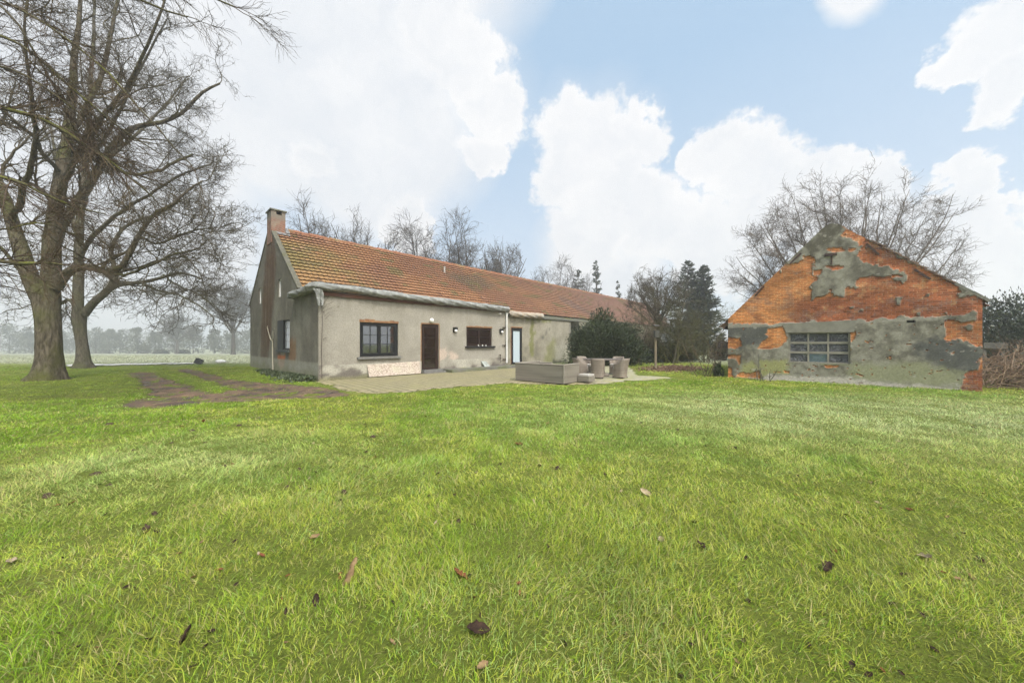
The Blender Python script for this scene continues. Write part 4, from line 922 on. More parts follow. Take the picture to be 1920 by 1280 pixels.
# dry vine stem on the gable
vb = MB(); g = lambda x, y: H(-.06, *gab(440 + x / 6.735, 540 + y / 6.735))
vb.tube([g(502, 1060), g(497, 900), g(494, 760), g(494, 660)], [.035, .03, .028, .024], 7); vb.tube([g(494, 672), g(472, 650), g(452, 590), g(438, 540), g(427, 490), g(433, 478)], [.024, .024, .02, .018, .018, .014], 6)
vb.tube([g(485, 658), g(504, 620), g(500, 560), g(512, 520), g(524, 506)], [.022, .018, .017, .014, .012], 6); vb.tube([g(500, 615), g(510, 596)], [.014, .01], 5)
o = vb.build('dry_vine', simple('bleached_stem', (.42, .38, .30), (.3, .27, .2), 8., .9), loc=tuple(g(502, 1060)), smooth=True); tag(o, 'bleached forked vine stem climbing the gable beside the shuttered window', 'vine')
# climbing twigs at the front corner
vb = MB(); r_ = random.Random(4)
for (x0, y0, x1, y1) in ((606, 578, 625, 566), (606, 585, 632, 574), (607, 592, 628, 583), (608, 598, 622, 590), (607, 570, 618, 553), (632, 575, 637, 578), (606, 637, 612, 634)):
    s0, z0 = fac(x0, y0); s1, z1 = fac(x1, y1); n = 6; pts = [H(s0 + (s1 - s0) * i / (n - 1) + .03 * r_.uniform(-1, 1), -.035 - .01 * r_.random(), z0 + (z1 - z0) * i / (n - 1) + .05 * math.sin(i / (n - 1) * 3)) for i in range(n)]
    vb.tube(pts, np.linspace(.007, .003, n), 4)
s0, z0 = fac(605, 640); vb.tube([H(.12, -.03, .1), H(.10, -.03, 1.2), H(.14, -.03, 2.4), H(.10, -.03, 3.2)], [.012, .011, .009, .006], 5)
o = vb.build('climber_twigs', simple('dark_twig', (.06, .045, .033)), loc=tuple(H(.12, 0, .1))); tag(o, 'few dark bare climber twigs clinging to the stucco at the house corner', 'climber')
# black crate and white sack on the field edge
x, y = gnd(373, 682.5); z = float(gz(x, y)); bl = simple('black_plastic', (.02, .021, .022), (.045, .045, .045), 5., .45, .01, spec=.5)
bx = thing('plastic_crate', 'black plastic crate tipped over on the grass at the end of the pale path', 'crate', (x, y, z)); mb = MB()
R_ = Matrix.Rotation(.5, 3, 'Z') @ Matrix.Rotation(.45, 3, 'Y')
def rt(v): return np.array(R_ @ Vector(v)) + np.array([0, 0, .32])
for o, a, b_, c in (((-.35, -.3, -.3), (.7, 0, 0), (0, .6, 0), (0, 0, .04)), ((-.35, -.3, -.26), (.04, 0, 0), (0, .6, 0), (0, 0, .5)), ((.31, -.3, -.26), (.04, 0, 0), (0, .6, 0), (0, 0, .5)), ((-.31, -.3, -.26), (.62, 0, 0), (0, .04, 0), (0, 0, .5)), ((-.31, .26, -.26), (.62, 0, 0), (0, .04, 0), (0, 0, .5))):
    o_ = rt(o) ; mb.box(o_, rt(a) - rt((0, 0, 0)), rt(b_) - rt((0, 0, 0)), rt(c) - rt((0, 0, 0)))
mb.build('body', bl, bx, local=True)
mb = MB()
for o, a, b_ in (((-.38, -.33, .24), (.76, 0, 0), (0, .05, 0)), ((-.38, .28, .24), (.76, 0, 0), (0, .05, 0)), ((-.38, -.28, .241), (.05, 0, 0), (0, .56, 0)), ((.33, -.28, .241), (.05, 0, 0), (0, .56, 0))):
    mb.box(rt(o), rt(a) - rt((0, 0, 0)), rt(b_) - rt((0, 0, 0)), rt((0, 0, .05)) - rt((0, 0, 0)))
mb.build('rim', bl, bx, local=True); bx.scale = (.6, .6, .62)
def lump(name, label, cat, x, y, sx, sy, sz, m, seed, z=None, amp=.25, sink=.25):
    n, k = 14, 20; z = float(gz(x, y)) if z is None else z
    th = np.linspace(0, np.pi, n)[:, None]; ph = np.arange(k)[None] / k * 2 * np.pi
    d = np.stack([np.sin(th) * np.cos(ph), np.sin(th) * np.sin(ph), np.cos(th) + 0 * ph], -1)
    r = 1 + amp * 2 * (fbm(d[..., 0] * 1.8 + 9, d[..., 1] * 1.8 + d[..., 2] * 1.3 + 9, 4, seed) - .5)
    V = d * r[..., None] * np.array([sx, sy, sz]); V[..., 2] += sz * (1 - sink)
    f = np.array([(j * k + i, j * k + k + i, j * k + k + (i + 1) % k, j * k + (i + 1) % k) for j in range(n - 1) for i in range(k)])
    o = mesh(name, V.reshape(-1, 3), [f], m, smooth=True); o.location = (x, y, z - .02); return tag(o, label, cat) if cat else o
x, y = gnd(414, 679.5); lump('white_sack', 'white plastic sack lying in the grass near the gable', 'sack', x, y, .42, .22, .15, whitepl, 3)
# wooden post
x, y = gnd(1229, 692); wp = thing('wooden_post', 'weathered wooden post carrying a grey nesting box in front of the shrubs', 'post', (x, y, 0))
def pz(py): return CH - (py - HZ) / F * y
MB().tube([(0, 0, -.1), (.005, 0, .8), (-.01, 0, pz(612))], [.075, .07, .062], 8).build('shaft', simple('grey_post', (.24, .19, .125), (.17, .135, .09), 6., .9, .01), wp, local=True)
mb = MB().cbox((-.01, -.17, pz(626)), .26, .2, .40); nb_ = mb.build('nesting_box', simple('grey_box', (.075, .072, .06), (.05, .048, .04), 5., .9), wp, local=True)
MB().box((-.16, -.31, pz(612)), (.30, 0, 0), (0, .33, .07), (0, 0, .03)).build('lid', simple('box_lid', (.07, .065, .055), (.05, .045, .04), 5., .9), nb_, local=True)
# grey shed far behind, with dark doorway
sx0, sy0 = at(1262, 690, 47)[:2]; sx1 = at(1400, 690, 44)[0]
shed = thing('garden_shed', 'low shed with a grey sheet roof and black open doorway behind the barn', 'shed', (sx0, sy0, 0)); shw = simple('dark_board_wall', (.10, .10, .085), (.065, .06, .05), 3., .95)
dxa, dxb = at(1284, 690, 47)[0], at(1306, 690, 47)[0]; zt = at(0, 641, 47)[2]
mb = MB().box((sx0 - 3, sy0, -.8), (dxa - sx0 + 3, 0, 0), (0, .2, 0), (0, 0, zt + .8)).box((dxb, sy0, -.8), (sx1 - dxb, 0, 0), (0, .2, 0), (0, 0, zt + .8)); mb.build('wall', shw, shed)
MB().box((sx0 - 3, sy0 + .25, -.8), (sx1 - sx0 + 3, 0, 0), (0, 5, 0), (0, 0, zt + .75)).build('interior', dark, shed)
zr = at(0, 601, 52)[2]; V = np.array([(sx0 - 3.3, sy0 - .5, zt + .02), (sx1 + .3, sy0 - .5, zt + .02), (sx1 + .3, sy0 + 5.5, zr), (sx0 - 3.3, sy0 + 5.5, zr)])
MB().prism(V, np.array([0, 0, .12])).build('roof', simple('grey_sheet_roof', (.33, .33, .32), (.25, .25, .24), 2., .7), shed)
# ---------------------------------------------------------------- vegetation helpers
def barkmat(name, c1, c2, moss, mossamt=.5, bmp=.03, sc=(9., 9., 2.)):
    m, nt, b = newmat(name); p = ocoord(nt)
    v = nd(nt, 'Mapping', {0: p, 'Scale': sc}).outputs[0]
    r = noise(nt, v, 1.6, 6, .65, dist=.6)
    c = mixc(nt, mrange(nt, r, .36, .64), c1, c2)
    up = nd(nt, 'SeparateXYZ', {0: nd(nt, 'NewGeometry').outputs['Normal']}).outputs[2]
    mk = mth(nt, 'MULTIPLY', mrange(nt, mth(nt, 'MULTIPLY_ADD', up, .12, noise(nt, p, .9, 5, .6)), .47, .66), mossamt)
    c = mixc(nt, mk, c, moss); setc(nt, b, c); b.inputs['Roughness'].default_value = .95; b.inputs['Specular IOR Level'].default_value = .1
    bump(nt, b, r, bmp); return m
def resamp(pts, n, sm=2):
    P = np.array(pts, float); d = np.concatenate([[0], np.cumsum(np.linalg.norm(np.diff(P[:, :3], axis=0), axis=1))])
    t = np.linspace(0, d[-1], n); Q = np.stack([np.interp(t, d, P[:, i]) for i in range(P.shape[1])], 1)
    for _ in range(sm): Q[1:-1] = (Q[:-2] + 2 * Q[1:-1] + Q[2:]) / 4
    return Q
def grow(P, R, m, t0, t1, ang, L, n, wander, trop, ratio, rmin, rg, var=.45, taper=.7, endtwig=True, bias=None):
    """children of a batch of branches: P (k,N,3), R (k,N) -> (k*m,n,3), (k*m,n)"""
    k, N = P.shape[:2]
    t = np.sort(rg.uniform(t0, t1, (k, m)), 1)
    if endtwig: t[:, -1] = .995
    x = t * (N - 1); i = np.minimum(x.astype(int), N - 2); f = (x - i)[..., None]; ii = np.arange(k)[:, None]
    p = P[ii, i] * (1 - f) + P[ii, i + 1] * f; T = P[ii, i + 1] - P[ii, i]; T /= np.linalg.norm(T, axis=2, keepdims=True) + 1e-9
    r = R[ii, i] * (1 - f[..., 0]) + R[ii, i + 1] * f[..., 0]
    w = rg.normal(size=(k, m, 3)); w -= (w * T).sum(2, keepdims=True) * T; w /= np.linalg.norm(w, axis=2, keepdims=True) + 1e-9
    a = np.radians(ang) * rg.uniform(.6, 1.3, (k, m))
    if endtwig: a[:, -1] *= .3
    d = np.cos(a)[..., None] * T + np.sin(a)[..., None] * w
    d = d.reshape(-1, 3); p = p.reshape(-1, 3); r = r.reshape(-1)
    ln = (L * rg.uniform(1 - var, 1 + var, (k, m)) * (1 - taper * .75 * t)).reshape(-1)
    out = np.zeros((k * m, n, 3)); out[:, 0] = p
    for s in range(1, n):
        d = d + wander * rg.normal(size=d.shape); d[:, 2] += trop
        if bias is not None: d += bias
        d /= np.linalg.norm(d, axis=1, keepdims=True); p = p + d * (ln / (n - 1))[:, None]; out[:, s] = p
    r0 = np.maximum(r * ratio, rmin)
    return out, r0[:, None] * np.linspace(1, .35, n)[None] + 0 * out[..., 0]
def tubemesh(name, batches, m, parent, smooth=True):
    Vs, Fs, n = [], [], 0
    for P, R, k in batches:
        V, f = tubes(P, R, k); Vs.append(V); Fs.append(f + n); n += len(V)
    return mesh(name, np.vstack(Vs), [np.vstack(Fs)], m, parent, smooth=smooth)
def leafmesh(name, Cn, Dr, ln, wd, col, m, parent=None, rg=rng, fold=.2, **kw):
    """rhombus leaves: centres, directions, length/width arrays, colours"""
    n = len(Cn); Dr = Dr / (np.linalg.norm(Dr, axis=1, keepdims=True) + 1e-9)
    w = rg.normal(size=(n, 3)); w -= (w * Dr).sum(1, keepdims=True) * Dr; w /= np.linalg.norm(w, axis=1, keepdims=True) + 1e-9
    nn = np.cross(Dr, w); ln = np.broadcast_to(ln, (n,))[:, None]; wd = np.broadcast_to(wd, (n,))[:, None]
    b = Cn - Dr * ln / 2; t = Cn + Dr * ln / 2; mid = Cn + nn * wd * fold
    V = np.stack([b, mid + w * wd / 2, t, mid - w * wd / 2], 1).reshape(-1, 3)
    f = np.arange(4 * n).reshape(-1, 4)
    return mesh(name, V, [f], m, parent, col=np.repeat(col, 4, 0), **kw)
def leafmat(name, rough=.6, trans=.25, spec=.3):
    m, nt, b = newmat(name); c = nd(nt, 'Attribute', attribute_name='Col').outputs['Color']
    setc(nt, b, c); b.inputs['Roughness'].default_value = rough; b.inputs['Specular IOR Level'].default_value = spec
    if trans:
        tr = nd(nt, 'BsdfTranslucent', {'Color': c}); mx = nd(nt, 'MixShader', {0: trans, 1: b.outputs[0], 2: tr.outputs[0]})
        nt.links.new(mx.outputs[0], nt.nodes['Material Output'].inputs[0])
    return m
def vary(c1, c2, n, rg=rng, p=1.): return lerp(np.array(c1), np.array(c2), rg.random(n) ** p)
bark_big = barkmat('rough_mossy_bark', (.035, .028, .018), (.135, .112, .078), (.075, .078, .02), .8, .05)
bark_grey = barkmat('grey_bark', (.05, .043, .03), (.14, .12, .09), (.08, .082, .03), .6, .03)
twigm = simple('brown_twigs', (.058, .048, .031), (.098, .082, .055), 3., .9, spec=.1)
twig_red = simple('reddish_twigs', (.07, .047, .036), (.105, .08, .045), 2., .85, spec=.1)
twig_moss = barkmat('mossy_branch', (.05, .04, .026), (.10, .085, .055), (.125, .13, .026), .95, .02)
far_bark = simple('distant_bark', (.042, .034, .027), (.068, .056, .044), 1., .95, spec=.1)

def ridged_trunk(name, pts, m, parent, k=44, n=90, amp=.05, flare=.45):
    Q = resamp(pts, n, 3); P, R = Q[:, :3], Q[:, 3]
    T = np.gradient(P, axis=0); T /= np.linalg.norm(T, axis=1, keepdims=True); A = np.cross(T, [0, 1., 0]); A /= np.linalg.norm(A, axis=1, keepdims=True); Bv = np.cross(A, T)
    th = np.arange(k) / k * 2 * np.pi; TH, Z = np.meshgrid(th, P[:, 2])
    ct, st_ = np.cos(TH), np.sin(TH)
    rdg = np.abs(fbm(ct * 3.2 + 20 + Z * .25, st_ * 3.2 + 20 + Z * .3, 4, 81) - .5) * 2
    fine = fbm(ct * 7 + 30, st_ * 7 + Z * 2.2 + 30, 3, 82) - .5
    root = 1 + flare * np.exp(-np.maximum(Z - Z.min() - .1, 0) / .38) * (1 + .5 * np.sin(TH * 5 + 1) * np.exp(-np.maximum(Z - Z.min(), 0) / .5))
    burl = 1 + .09 * (fbm(ct * 1.2 + 8, st_ * 1.2 + Z * .7, 3, 83) - .5) * 2
    rr = R[:, None] * root * burl * (1 - amp * 1.3 + amp * 2.2 * rdg + amp * .9 * fine)
    V = P[:, None] + rr[..., None] * (A[:, None] * ct[..., None] + Bv[:, None] * st_[..., None])
    a = np.arange(n - 1)[:, None] * k; l = np.arange(k)[None]; f = np.stack([a + l, a + (l + 1) % k, a + k + (l + 1) % k, a + k + l], -1).reshape(-1, 4)
    return mesh(name, V.reshape(-1, 3), [f], m, parent, smooth=True)
def pl3(pts, Y, dy=None):
    """pixel polyline (x, y, width px[, depth offset]) -> points with radius"""
    out = []
    for q in pts:
        y = Y + (q[3] if len(q) > 3 else 0); p = at(q[0], q[1], y)
        cth = 1 / math.sqrt(1 + ((q[0] - CXP) / F) ** 2); out.append([*p, q[2] / F * y * cth / 2])
    return out
def big_tree(name, label, base_px, Y, trunk, limbs, seed, mb, mt, lv, kk=44):
    rg = np.random.default_rng(seed); x, y, _ = at(base_px[0], base_px[1], Y); z = 0.
    t = thing(name, label, 'tree', (x, y, z))
    ridged_trunk('trunk', pl3(trunk, Y), mb, t, kk)
    P = []; R = []
    for l in limbs:
        Q = resamp(pl3(l, Y), 26, 2); jit = np.cumsum(rg.normal(size=(26, 3)), 0) * .02; P.append(Q[:, :3] + jit * (np.arange(26) > 2)[:, None]); R.append(np.maximum(Q[:, 3], .012))
    P = np.array(P); R = np.array(R)
    b = [(P, R, 12)]; tubemesh('limb', b, mb, t)
    cr = []; cur = (P, R)
    for i, (m_, t0, L, n, wan, trop, ang, ratio, rmin, k) in enumerate(lv):
        cur = grow(cur[0], cur[1], m_, t0, .99, ang, L, n, wan, trop, ratio, rmin, rg); cr.append((*cur, k))
        cut = cur[0][:, :, 2].min(1) > 1.9; cur = (cur[0][cut], cur[1][cut]); cr[-1] = (*cur, k)
    tubemesh('crown', cr, mt, t); return t
# m, t0, len, npts, wander, tropism, angle, radius ratio, rmin, sides
LVA = [(10, .22, 3.2, 13, .19, .012, 54, .42, .022, 6), (8, .12, 1.45, 9, .27, .01, 50, .52, .0105, 4), (6, .1, .72, 7, .32, .01, 48, .66, .0072, 3), (4, .15, .3, 4, .3, .03, 45, .85, .006, 3)]
T1 = [(90,716,66),(92,700,61),(93,670,56),(93,640,56),(91,605,57),(88,575,60),(86,552,64),(84,535,60)]
L1 = [[(72,560,36),(62,535,42),(50,500,40),(35,462,36),(18,410,30),(-5,340,26,.5),(-40,220,22,1.),(-70,90,16,1.5),(-90,-60,8,2.)],
 [(92,560,44),(96,525,44),(98,480,40),(100,440,37),(103,400,35),(112,350,31,.2),(125,290,26,.5),(135,220,21,.8),(140,140,16,1.),(148,60,11,1.2),(160,-60,5,1.4)],
 [(105,540,30),(118,515,25),(140,503,20,-.2),(168,502,17,-.4),(198,512,15,-.7),(222,508,14,-.8),(240,482,13,-.8),(262,445,11,-.7),(276,415,9,-.6),(300,398,8,-.5),(328,387,7,-.4),(355,358,5,-.2),(385,345,3,0)],
 [(100,470,24),(112,440,22,.6),(132,395,20,1.2),(160,345,18,1.8),(195,275,15,2.2),(243,225,12,2.5),(295,226,9,2.7),(345,198,8,2.8),(375,157,6.5,2.9),(405,148,4,3.)],
 [(108,390,20),(120,330,17,-.5),(150,262,14,-1.2),(190,215,11,-1.8),(230,160,9,-2.2),(262,90,7,-2.6),(290,20,5,-3.),(310,-60,3,-3.)],
 [(130,260,14),(160,200,12,.5),(200,120,10,1.),(215,50,8,1.2),(225,-40,5,1.4)],
 [(200,513,9,-.7),(235,520,7,-.8),(280,505,6,-1.),(330,480,5,-1.3),(385,470,4,-1.5)],
 [(20,415,18),(40,360,15,-1.),(58,300,13,-1.8),(70,230,11,-2.4),(60,150,8,-3.),(50,60,6,-3.4),(60,-40,4,-3.6)],
 [(60,530,16),(35,505,12,1),(10,470,9,1.8),(-20,440,7,2.4),(-60,420,5,3)],
 [(125,290,12,.5),(175,300,10,1.5),(240,330,8,2.4),(300,320,7,3.),(365,290,5,3.4)],
 [(262,445,7,-.7),(300,455,5.5,-.4),(350,440,4.5,0),(395,425,3,.4)]]
big_tree('bare_tree', 'huge bare tree with a broad mossy ridged trunk, nearest the muddy track', (92, 712), 14.1, T1, L1, 11, bark_big, twigm, LVA)
T2_ = [(157,692,35),(156,675,29),(155,650,26),(151,625,27),(149,605,31),(149,588,34),(152,575,32)]
L2 = [[(146,590,24),(147,565,25),(147,520,22),(146,470,20),(145,430,18),(150,380,16),(158,320,14,.5),(165,250,12,.8),(166,180,10,1.),(168,90,8,1.2),(172,0,6,1.4),(176,-70,3,1.5)],
 [(158,590,20),(172,570,20),(195,546,18),(216,531,15),(242,531,11),(280,524,9),(306,515,7.5,.3),(340,508,6,.6),(375,520,4.5,1.)],
 [(205,540,11),(214,520,11,.3),(212,495,10,.6),(212,462,9,1.),(232,430,8,1.4),(262,412,6.5,1.8),(300,405,5,2.2),(345,380,3.6,2.6)],
 [(147,490,14),(165,450,12,-.6),(195,415,10,-1.2),(235,385,8,-1.8),(285,360,6.5,-2.2),(335,325,5,-2.6),(390,310,3.6,-3)],
 [(150,400,12),(172,350,10,1.),(205,300,8,1.8),(250,260,7,2.4),(300,215,5,3.),(350,150,3.5,3.4)],
 [(141,575,9),(128,560,8,.5),(110,570,7,1.2),(90,560,5,2)],
 [(145,440,12),(130,400,10,1.),(112,350,9,1.6),(95,280,7,2.4),(80,200,5,3.)],
 [(160,310,9),(195,250,8,-1),(235,185,7,-1.6),(270,110,5,-2.2),(310,40,3.4,-2.6)],
 [(306,515,5,.3),(345,540,4,.1),(380,552,3,-.2),(408,575,2,-.4)],
 [(262,528,6),(290,545,5,-.8),(330,552,4,-1.4),(370,570,3,-2),(395,590,2,-2.4)]]
LVB = [(8, .22, 3.1, 13, .19, .01, 54, .42, .026, 6), (7, .12, 1.6, 9, .27, .0, 50, .52, .014, 4), (6, .1, .8, 7, .3, .0, 48, .66, .010, 3), (3, .15, .35, 4, .3, .02, 45, .85, .008, 3)]
big_tree('bare_tree', 'smaller bare tree with a forked trunk right behind the huge mossy one', (157, 690), 20.7, T2_, L2, 12, bark_grey, twigm, LVB, 36)
# tree whose trunk stands outside the picture on the left and whose mossy boughs reach in
T3 = [(-420,760,120),(-415,700,105),(-410,600,95),(-405,480,90),(-400,330,90),(-395,250,80)]
L3 = [[(-395,330,34),(-250,215,22),(-120,190,17),(0,203,13,.2),(59,220,11,.3),(108,253,10,.4),(148,282,8.5,.5),(197,308,7,.6),(235,338,5,.8),(270,372,3,1.)],
 [(-395,300,30),(-200,60,16),(0,60,8),(33,79,7.5,.2),(95,131,7,.4),(131,164,6.5,.5),(194,226,5.5,.6),(235,262,4,.8),(300,300,3,1.2)],
 [(-395,350,26),(-200,150,14),(-60,110,9),(0,121,7.5),(79,153,6.5,.2),(130,196,5,.4),(180,250,4,.7),(215,300,2.6,1.)],
 [(-400,420,26),(-220,330,16),(-80,320,11),(0,325,9),(49,341,8),(115,371,7),(164,387,5,.2),(215,400,3,.6)],
 [(-395,280,28),(-200,-80,14),(-60,-30,8),(49,20,6.5),(98,52,6,.2),(148,92,5.5,.3),(197,125,5,.4),(240,177,4.5,.5),(289,233,4,.6),(328,279,3.2,.8),(361,315,2.4,1.)],
 [(-395,250,28),(-150,-200,14),(60,-110,9),(180,-40,7),(295,10,5.5),(328,25,4.5),(350,24,3)],
 [(-395,260,26),(-100,-240,12),(150,-160,9),(300,-60,7),(407,0,4.5),(430,6,2.4)],
 [(-405,560,24),(-260,500,17),(-120,484,14),(0,487,12),(45,489,11),(70,486,9),(95,493,5)],
 [(-395,270,22),(-160,-40,12),(-20,-20,8),(40,50,6),(85,120,5,.3),(120,200,4,.6),(150,262,2.6,1.)],
 [(-405,520,16),(-250,440,12),(-100,430,8),(0,440,6),(60,420,5),(120,430,3.5,.4),(165,455,2,.8)]]
LVC = [(22, .36, 1.7, 12, .11, -.012, 34, .5, .010, 5), (10, .1, .72, 7, .15, -.01, 36, .6, .0055, 3), (5, .1, .32, 5, .2, .0, 40, .8, .0042, 3)]
t3 = big_tree('bare_tree', 'bare tree at the left edge with yellow green mossy boughs hanging into the picture', (-420, 760), 7.2, T3, L3, 13, twig_moss, twig_red, LVC)
# ---------------------------------------------------------------- generic bare trees
def inside(P, c, r, rg):
    e = np.stack([P[:, -1], P[:, P.shape[1] // 2]], 1); return ((((e - c) / r) ** 2).sum(2) < rg.uniform(1.0, 1.45, (len(P), 1))).all(1)
def bare_tree(label, px, Y, ytop, wpx, seed, fork=.3, nl=9, spread=38, m=far_bark, lv=None, rm=.02, zb=None, r0=None, group=None, name='bare_tree', ox=0.):
    rg = np.random.default_rng(seed); x = (px - CXP) / F * Y; zb = float(gz(x, Y)) if zb is None else zb
    h = CH - (ytop - HZ) / F * Y - zb; w = wpx / F * Y / 2
    t = thing(name, label, 'tree', (x, Y, zb), 0, group); r0 = r0 or h * .016
    tr = np.stack([np.linspace(0, ox, 10) + .06 * rg.normal(size=10).cumsum() * .4, .05 * rg.normal(size=10).cumsum(), np.linspace(-.3, h * fork, 10)], 1) + np.array([x, Y, zb])
    R = np.linspace(r0 * 1.25, r0 * .85, 10); R[0] *= 1.35
    tubemesh('trunk', [(tr[None], R[None], 10)], m, t)
    P = []; Rr = []; L = h * (1 - fork) * .88
    for i in range(nl):
        a = (i + rg.uniform(-.3, .3)) / nl * 2 * math.pi; tilt = math.radians(spread) * (rg.uniform(.45, 1.) if i else .08)
        d = np.array([math.sin(tilt) * math.cos(a), math.sin(tilt) * math.sin(a), math.cos(tilt)]); n = 14
        p = tr[-1 - (i % 3)].copy(); q = [p.copy()]; ll = L * rg.uniform(.8, 1.02)
        for s in range(1, n):
            d = d + .07 * rg.normal(size=3) + np.array([0, 0, .035]); d /= np.linalg.norm(d); p = p + d * ll / (n - 1); q.append(p.copy())
        q = np.array(q); sc = w / max(1e-6, np.abs(q[:, 0] - x).max()); 
        if sc < 1: q[:, :2] = np.array([x, Y]) + (q[:, :2] - np.array([x, Y])) * (.12 + .85 * sc)
        q[:, 2] = np.minimum(q[:, 2], zb + h); P.append(q); Rr.append(np.linspace(r0 * .55, rm, n))
    P = np.array(P); Rr = np.array(Rr); cr = [(P, Rr, 6)]; cur = (P, Rr)
    for m_, t0, Lf, n, wan, trop, ang, ratio, k in (lv or [(13, .2, .27, 9, .14, .04, 42, .5, 4), (9, .12, .13, 7, .2, .03, 44, .65, 3), (5, .12, .06, 4, .24, .03, 44, .8, 3)]):
        cur = grow(cur[0], cur[1], m_, t0, .99, ang, Lf * h, n, wan, trop, ratio, rm, rg); rm *= .8; ok = inside(cur[0], np.array([x + ox, Y, zb + h * .58]), np.array([w * 1.02, w * 1.02, h * .43]), rg); cur = (cur[0][ok], cur[1][ok]); cr.append((*cur, k))
    tubemesh('crown', cr, m, t); return t
G_ = 'bare trees rising behind the farmhouse'
bare_tree('slender bare tree behind the ridge, next to the chimney', 583, 44, 362, 112, 21, .22, 11, 50, rm=.03, group=G_)
bare_tree('narrow bare tree behind the ridge, second from the chimney', 667, 50, 382, 72, 22, .25, 9, 34, rm=.03, group=G_)
bare_tree('bushy bare tree with a dark nest behind the middle of the ridge', 766, 55, 396, 118, 23, .22, 13, 50, rm=.034, group=G_)
bare_tree('broad fan-shaped bare tree, widest of those behind the ridge', 868, 57, 394, 148, 24, .2, 15, 54, rm=.034, group=G_)
bare_tree('lower bare tree with an ivy clump on the trunk behind the ridge', 942, 60, 430, 84, 25, .25, 10, 46, rm=.034, group=G_)
bare_tree('low wide bare tree far along the ridge, left of the small conifer', 1042, 72, 480, 104, 26, .25, 9, 48, rm=.03, group=G_)
bare_tree('thin bare treetop just left of the dark rounded conifer', 1098, 78, 508, 50, 27, .3, 7, 34, rm=.03, group=G_)
bare_tree('small bare treetop in the gap after the ivy-clad tree', 992, 74, 506, 24, 28, .3, 6, 30, rm=.03, group=G_)
bare_tree('low bare treetop between the narrow and the bushy tree', 716, 66, 456, 40, 29, .3, 7, 44, rm=.03, group=G_)
bare_tree('round-headed bare tree with a clean trunk left of the tall dark conifers', 1233, 28, 500, 112, 30, .46, 11, 62, m=twigm, rm=.016, r0=.15)
bare_tree('misty bare tree with wide low branches over the far hedge', 332, 150, 585, 92, 31, .35, 8, 62, rm=.07, r0=.5)
bare_tree('tall misty bare tree beside the house gable', 437, 110, 520, 110, 32, .34, 9, 46, rm=.06, r0=.5)
# wide bare tree behind the barn, many limbs fanning out from low down
def fan_tree():
    rg = np.random.default_rng(41); Y = 27; x, y, _ = at(1592, 690, Y); t = thing('bare_tree', 'wide bare tree fanning out many limbs above the barn roof', 'tree', (x, y, 0))
    tr = resamp([[x, y, -.3, .5], [x, y, 1.2, .42], [x + .1, y, 2.4, .45]], 8); tubemesh('trunk', [(tr[None, :, :3], tr[None, :, 3], 12)], bark_grey, t)
    tips = [(1366,508),(1372,470),(1385,440),(1402,412),(1432,382),(1458,372),(1478,352),(1512,348),(1530,352),(1562,338),(1588,342),(1622,330),(1640,326),(1662,334),(1712,324),(1730,340),(1760,385),(1802,346),(1822,372),(1812,432),(1828,478),(1812,508),(1425,548),(1380,548),(1690,420),(1590,400),(1500,420)]
    P = []; R = []; n = 16
    for i, (tx_, ty_) in enumerate(tips):
        yy = Y + rg.uniform(-3, 3); e = at(tx_, ty_, yy); e = np.array([x, y, 3.]) + (e - np.array([x, y, 3.])) * .93; b = np.array([x + rg.uniform(-.3, .3), y + rg.uniform(-.3, .3), rg.uniform(1.2, 2.4)])
        dx = e[0] - b[0]; c = np.array([b[0] + dx * .55, (b[1] + yy) / 2, b[2] + (e[2] - b[2]) * (.42 if abs(dx) < 5 else .36)])
        s = np.linspace(0, 1, n)[:, None]; q = (1 - s) ** 2 * b + 2 * s * (1 - s) * c + s * s * e; q += np.cumsum(rg.normal(size=(n, 3)), 0) * .06 * (s > .1)
        P.append(q); R.append(np.linspace(.13, .014, n))
    P = np.array(P); R = np.array(R); cr = [(P, R, 7)]; cur = (P, R)
    for m_, t0, L, n, wan, trop, ang, ratio, rmn, k in [(19, .25, 2.7, 10, .15, .04, 42, .5, .015, 4), (9, .12, 1.35, 8, .2, .02, 44, .7, .0115, 3), (5, .12, .6, 5, .24, .02, 45, .85, .0095, 3)]:
        cur = grow(cur[0], cur[1], m_, t0, .99, ang, L, n, wan, trop, ratio, rmn, rg); ok = inside(cur[0], np.array([x, y, 4.9]), np.array([9.9, 8.0, 9.9]), rg); cur = (cur[0][ok], cur[1][ok]); cr.append((*cur, k))
    tubemesh('crown', cr, simple('warm_brown_twigs', (.085, .066, .048), (.135, .108, .08), 2., .9, spec=.1), t)
fan_tree()
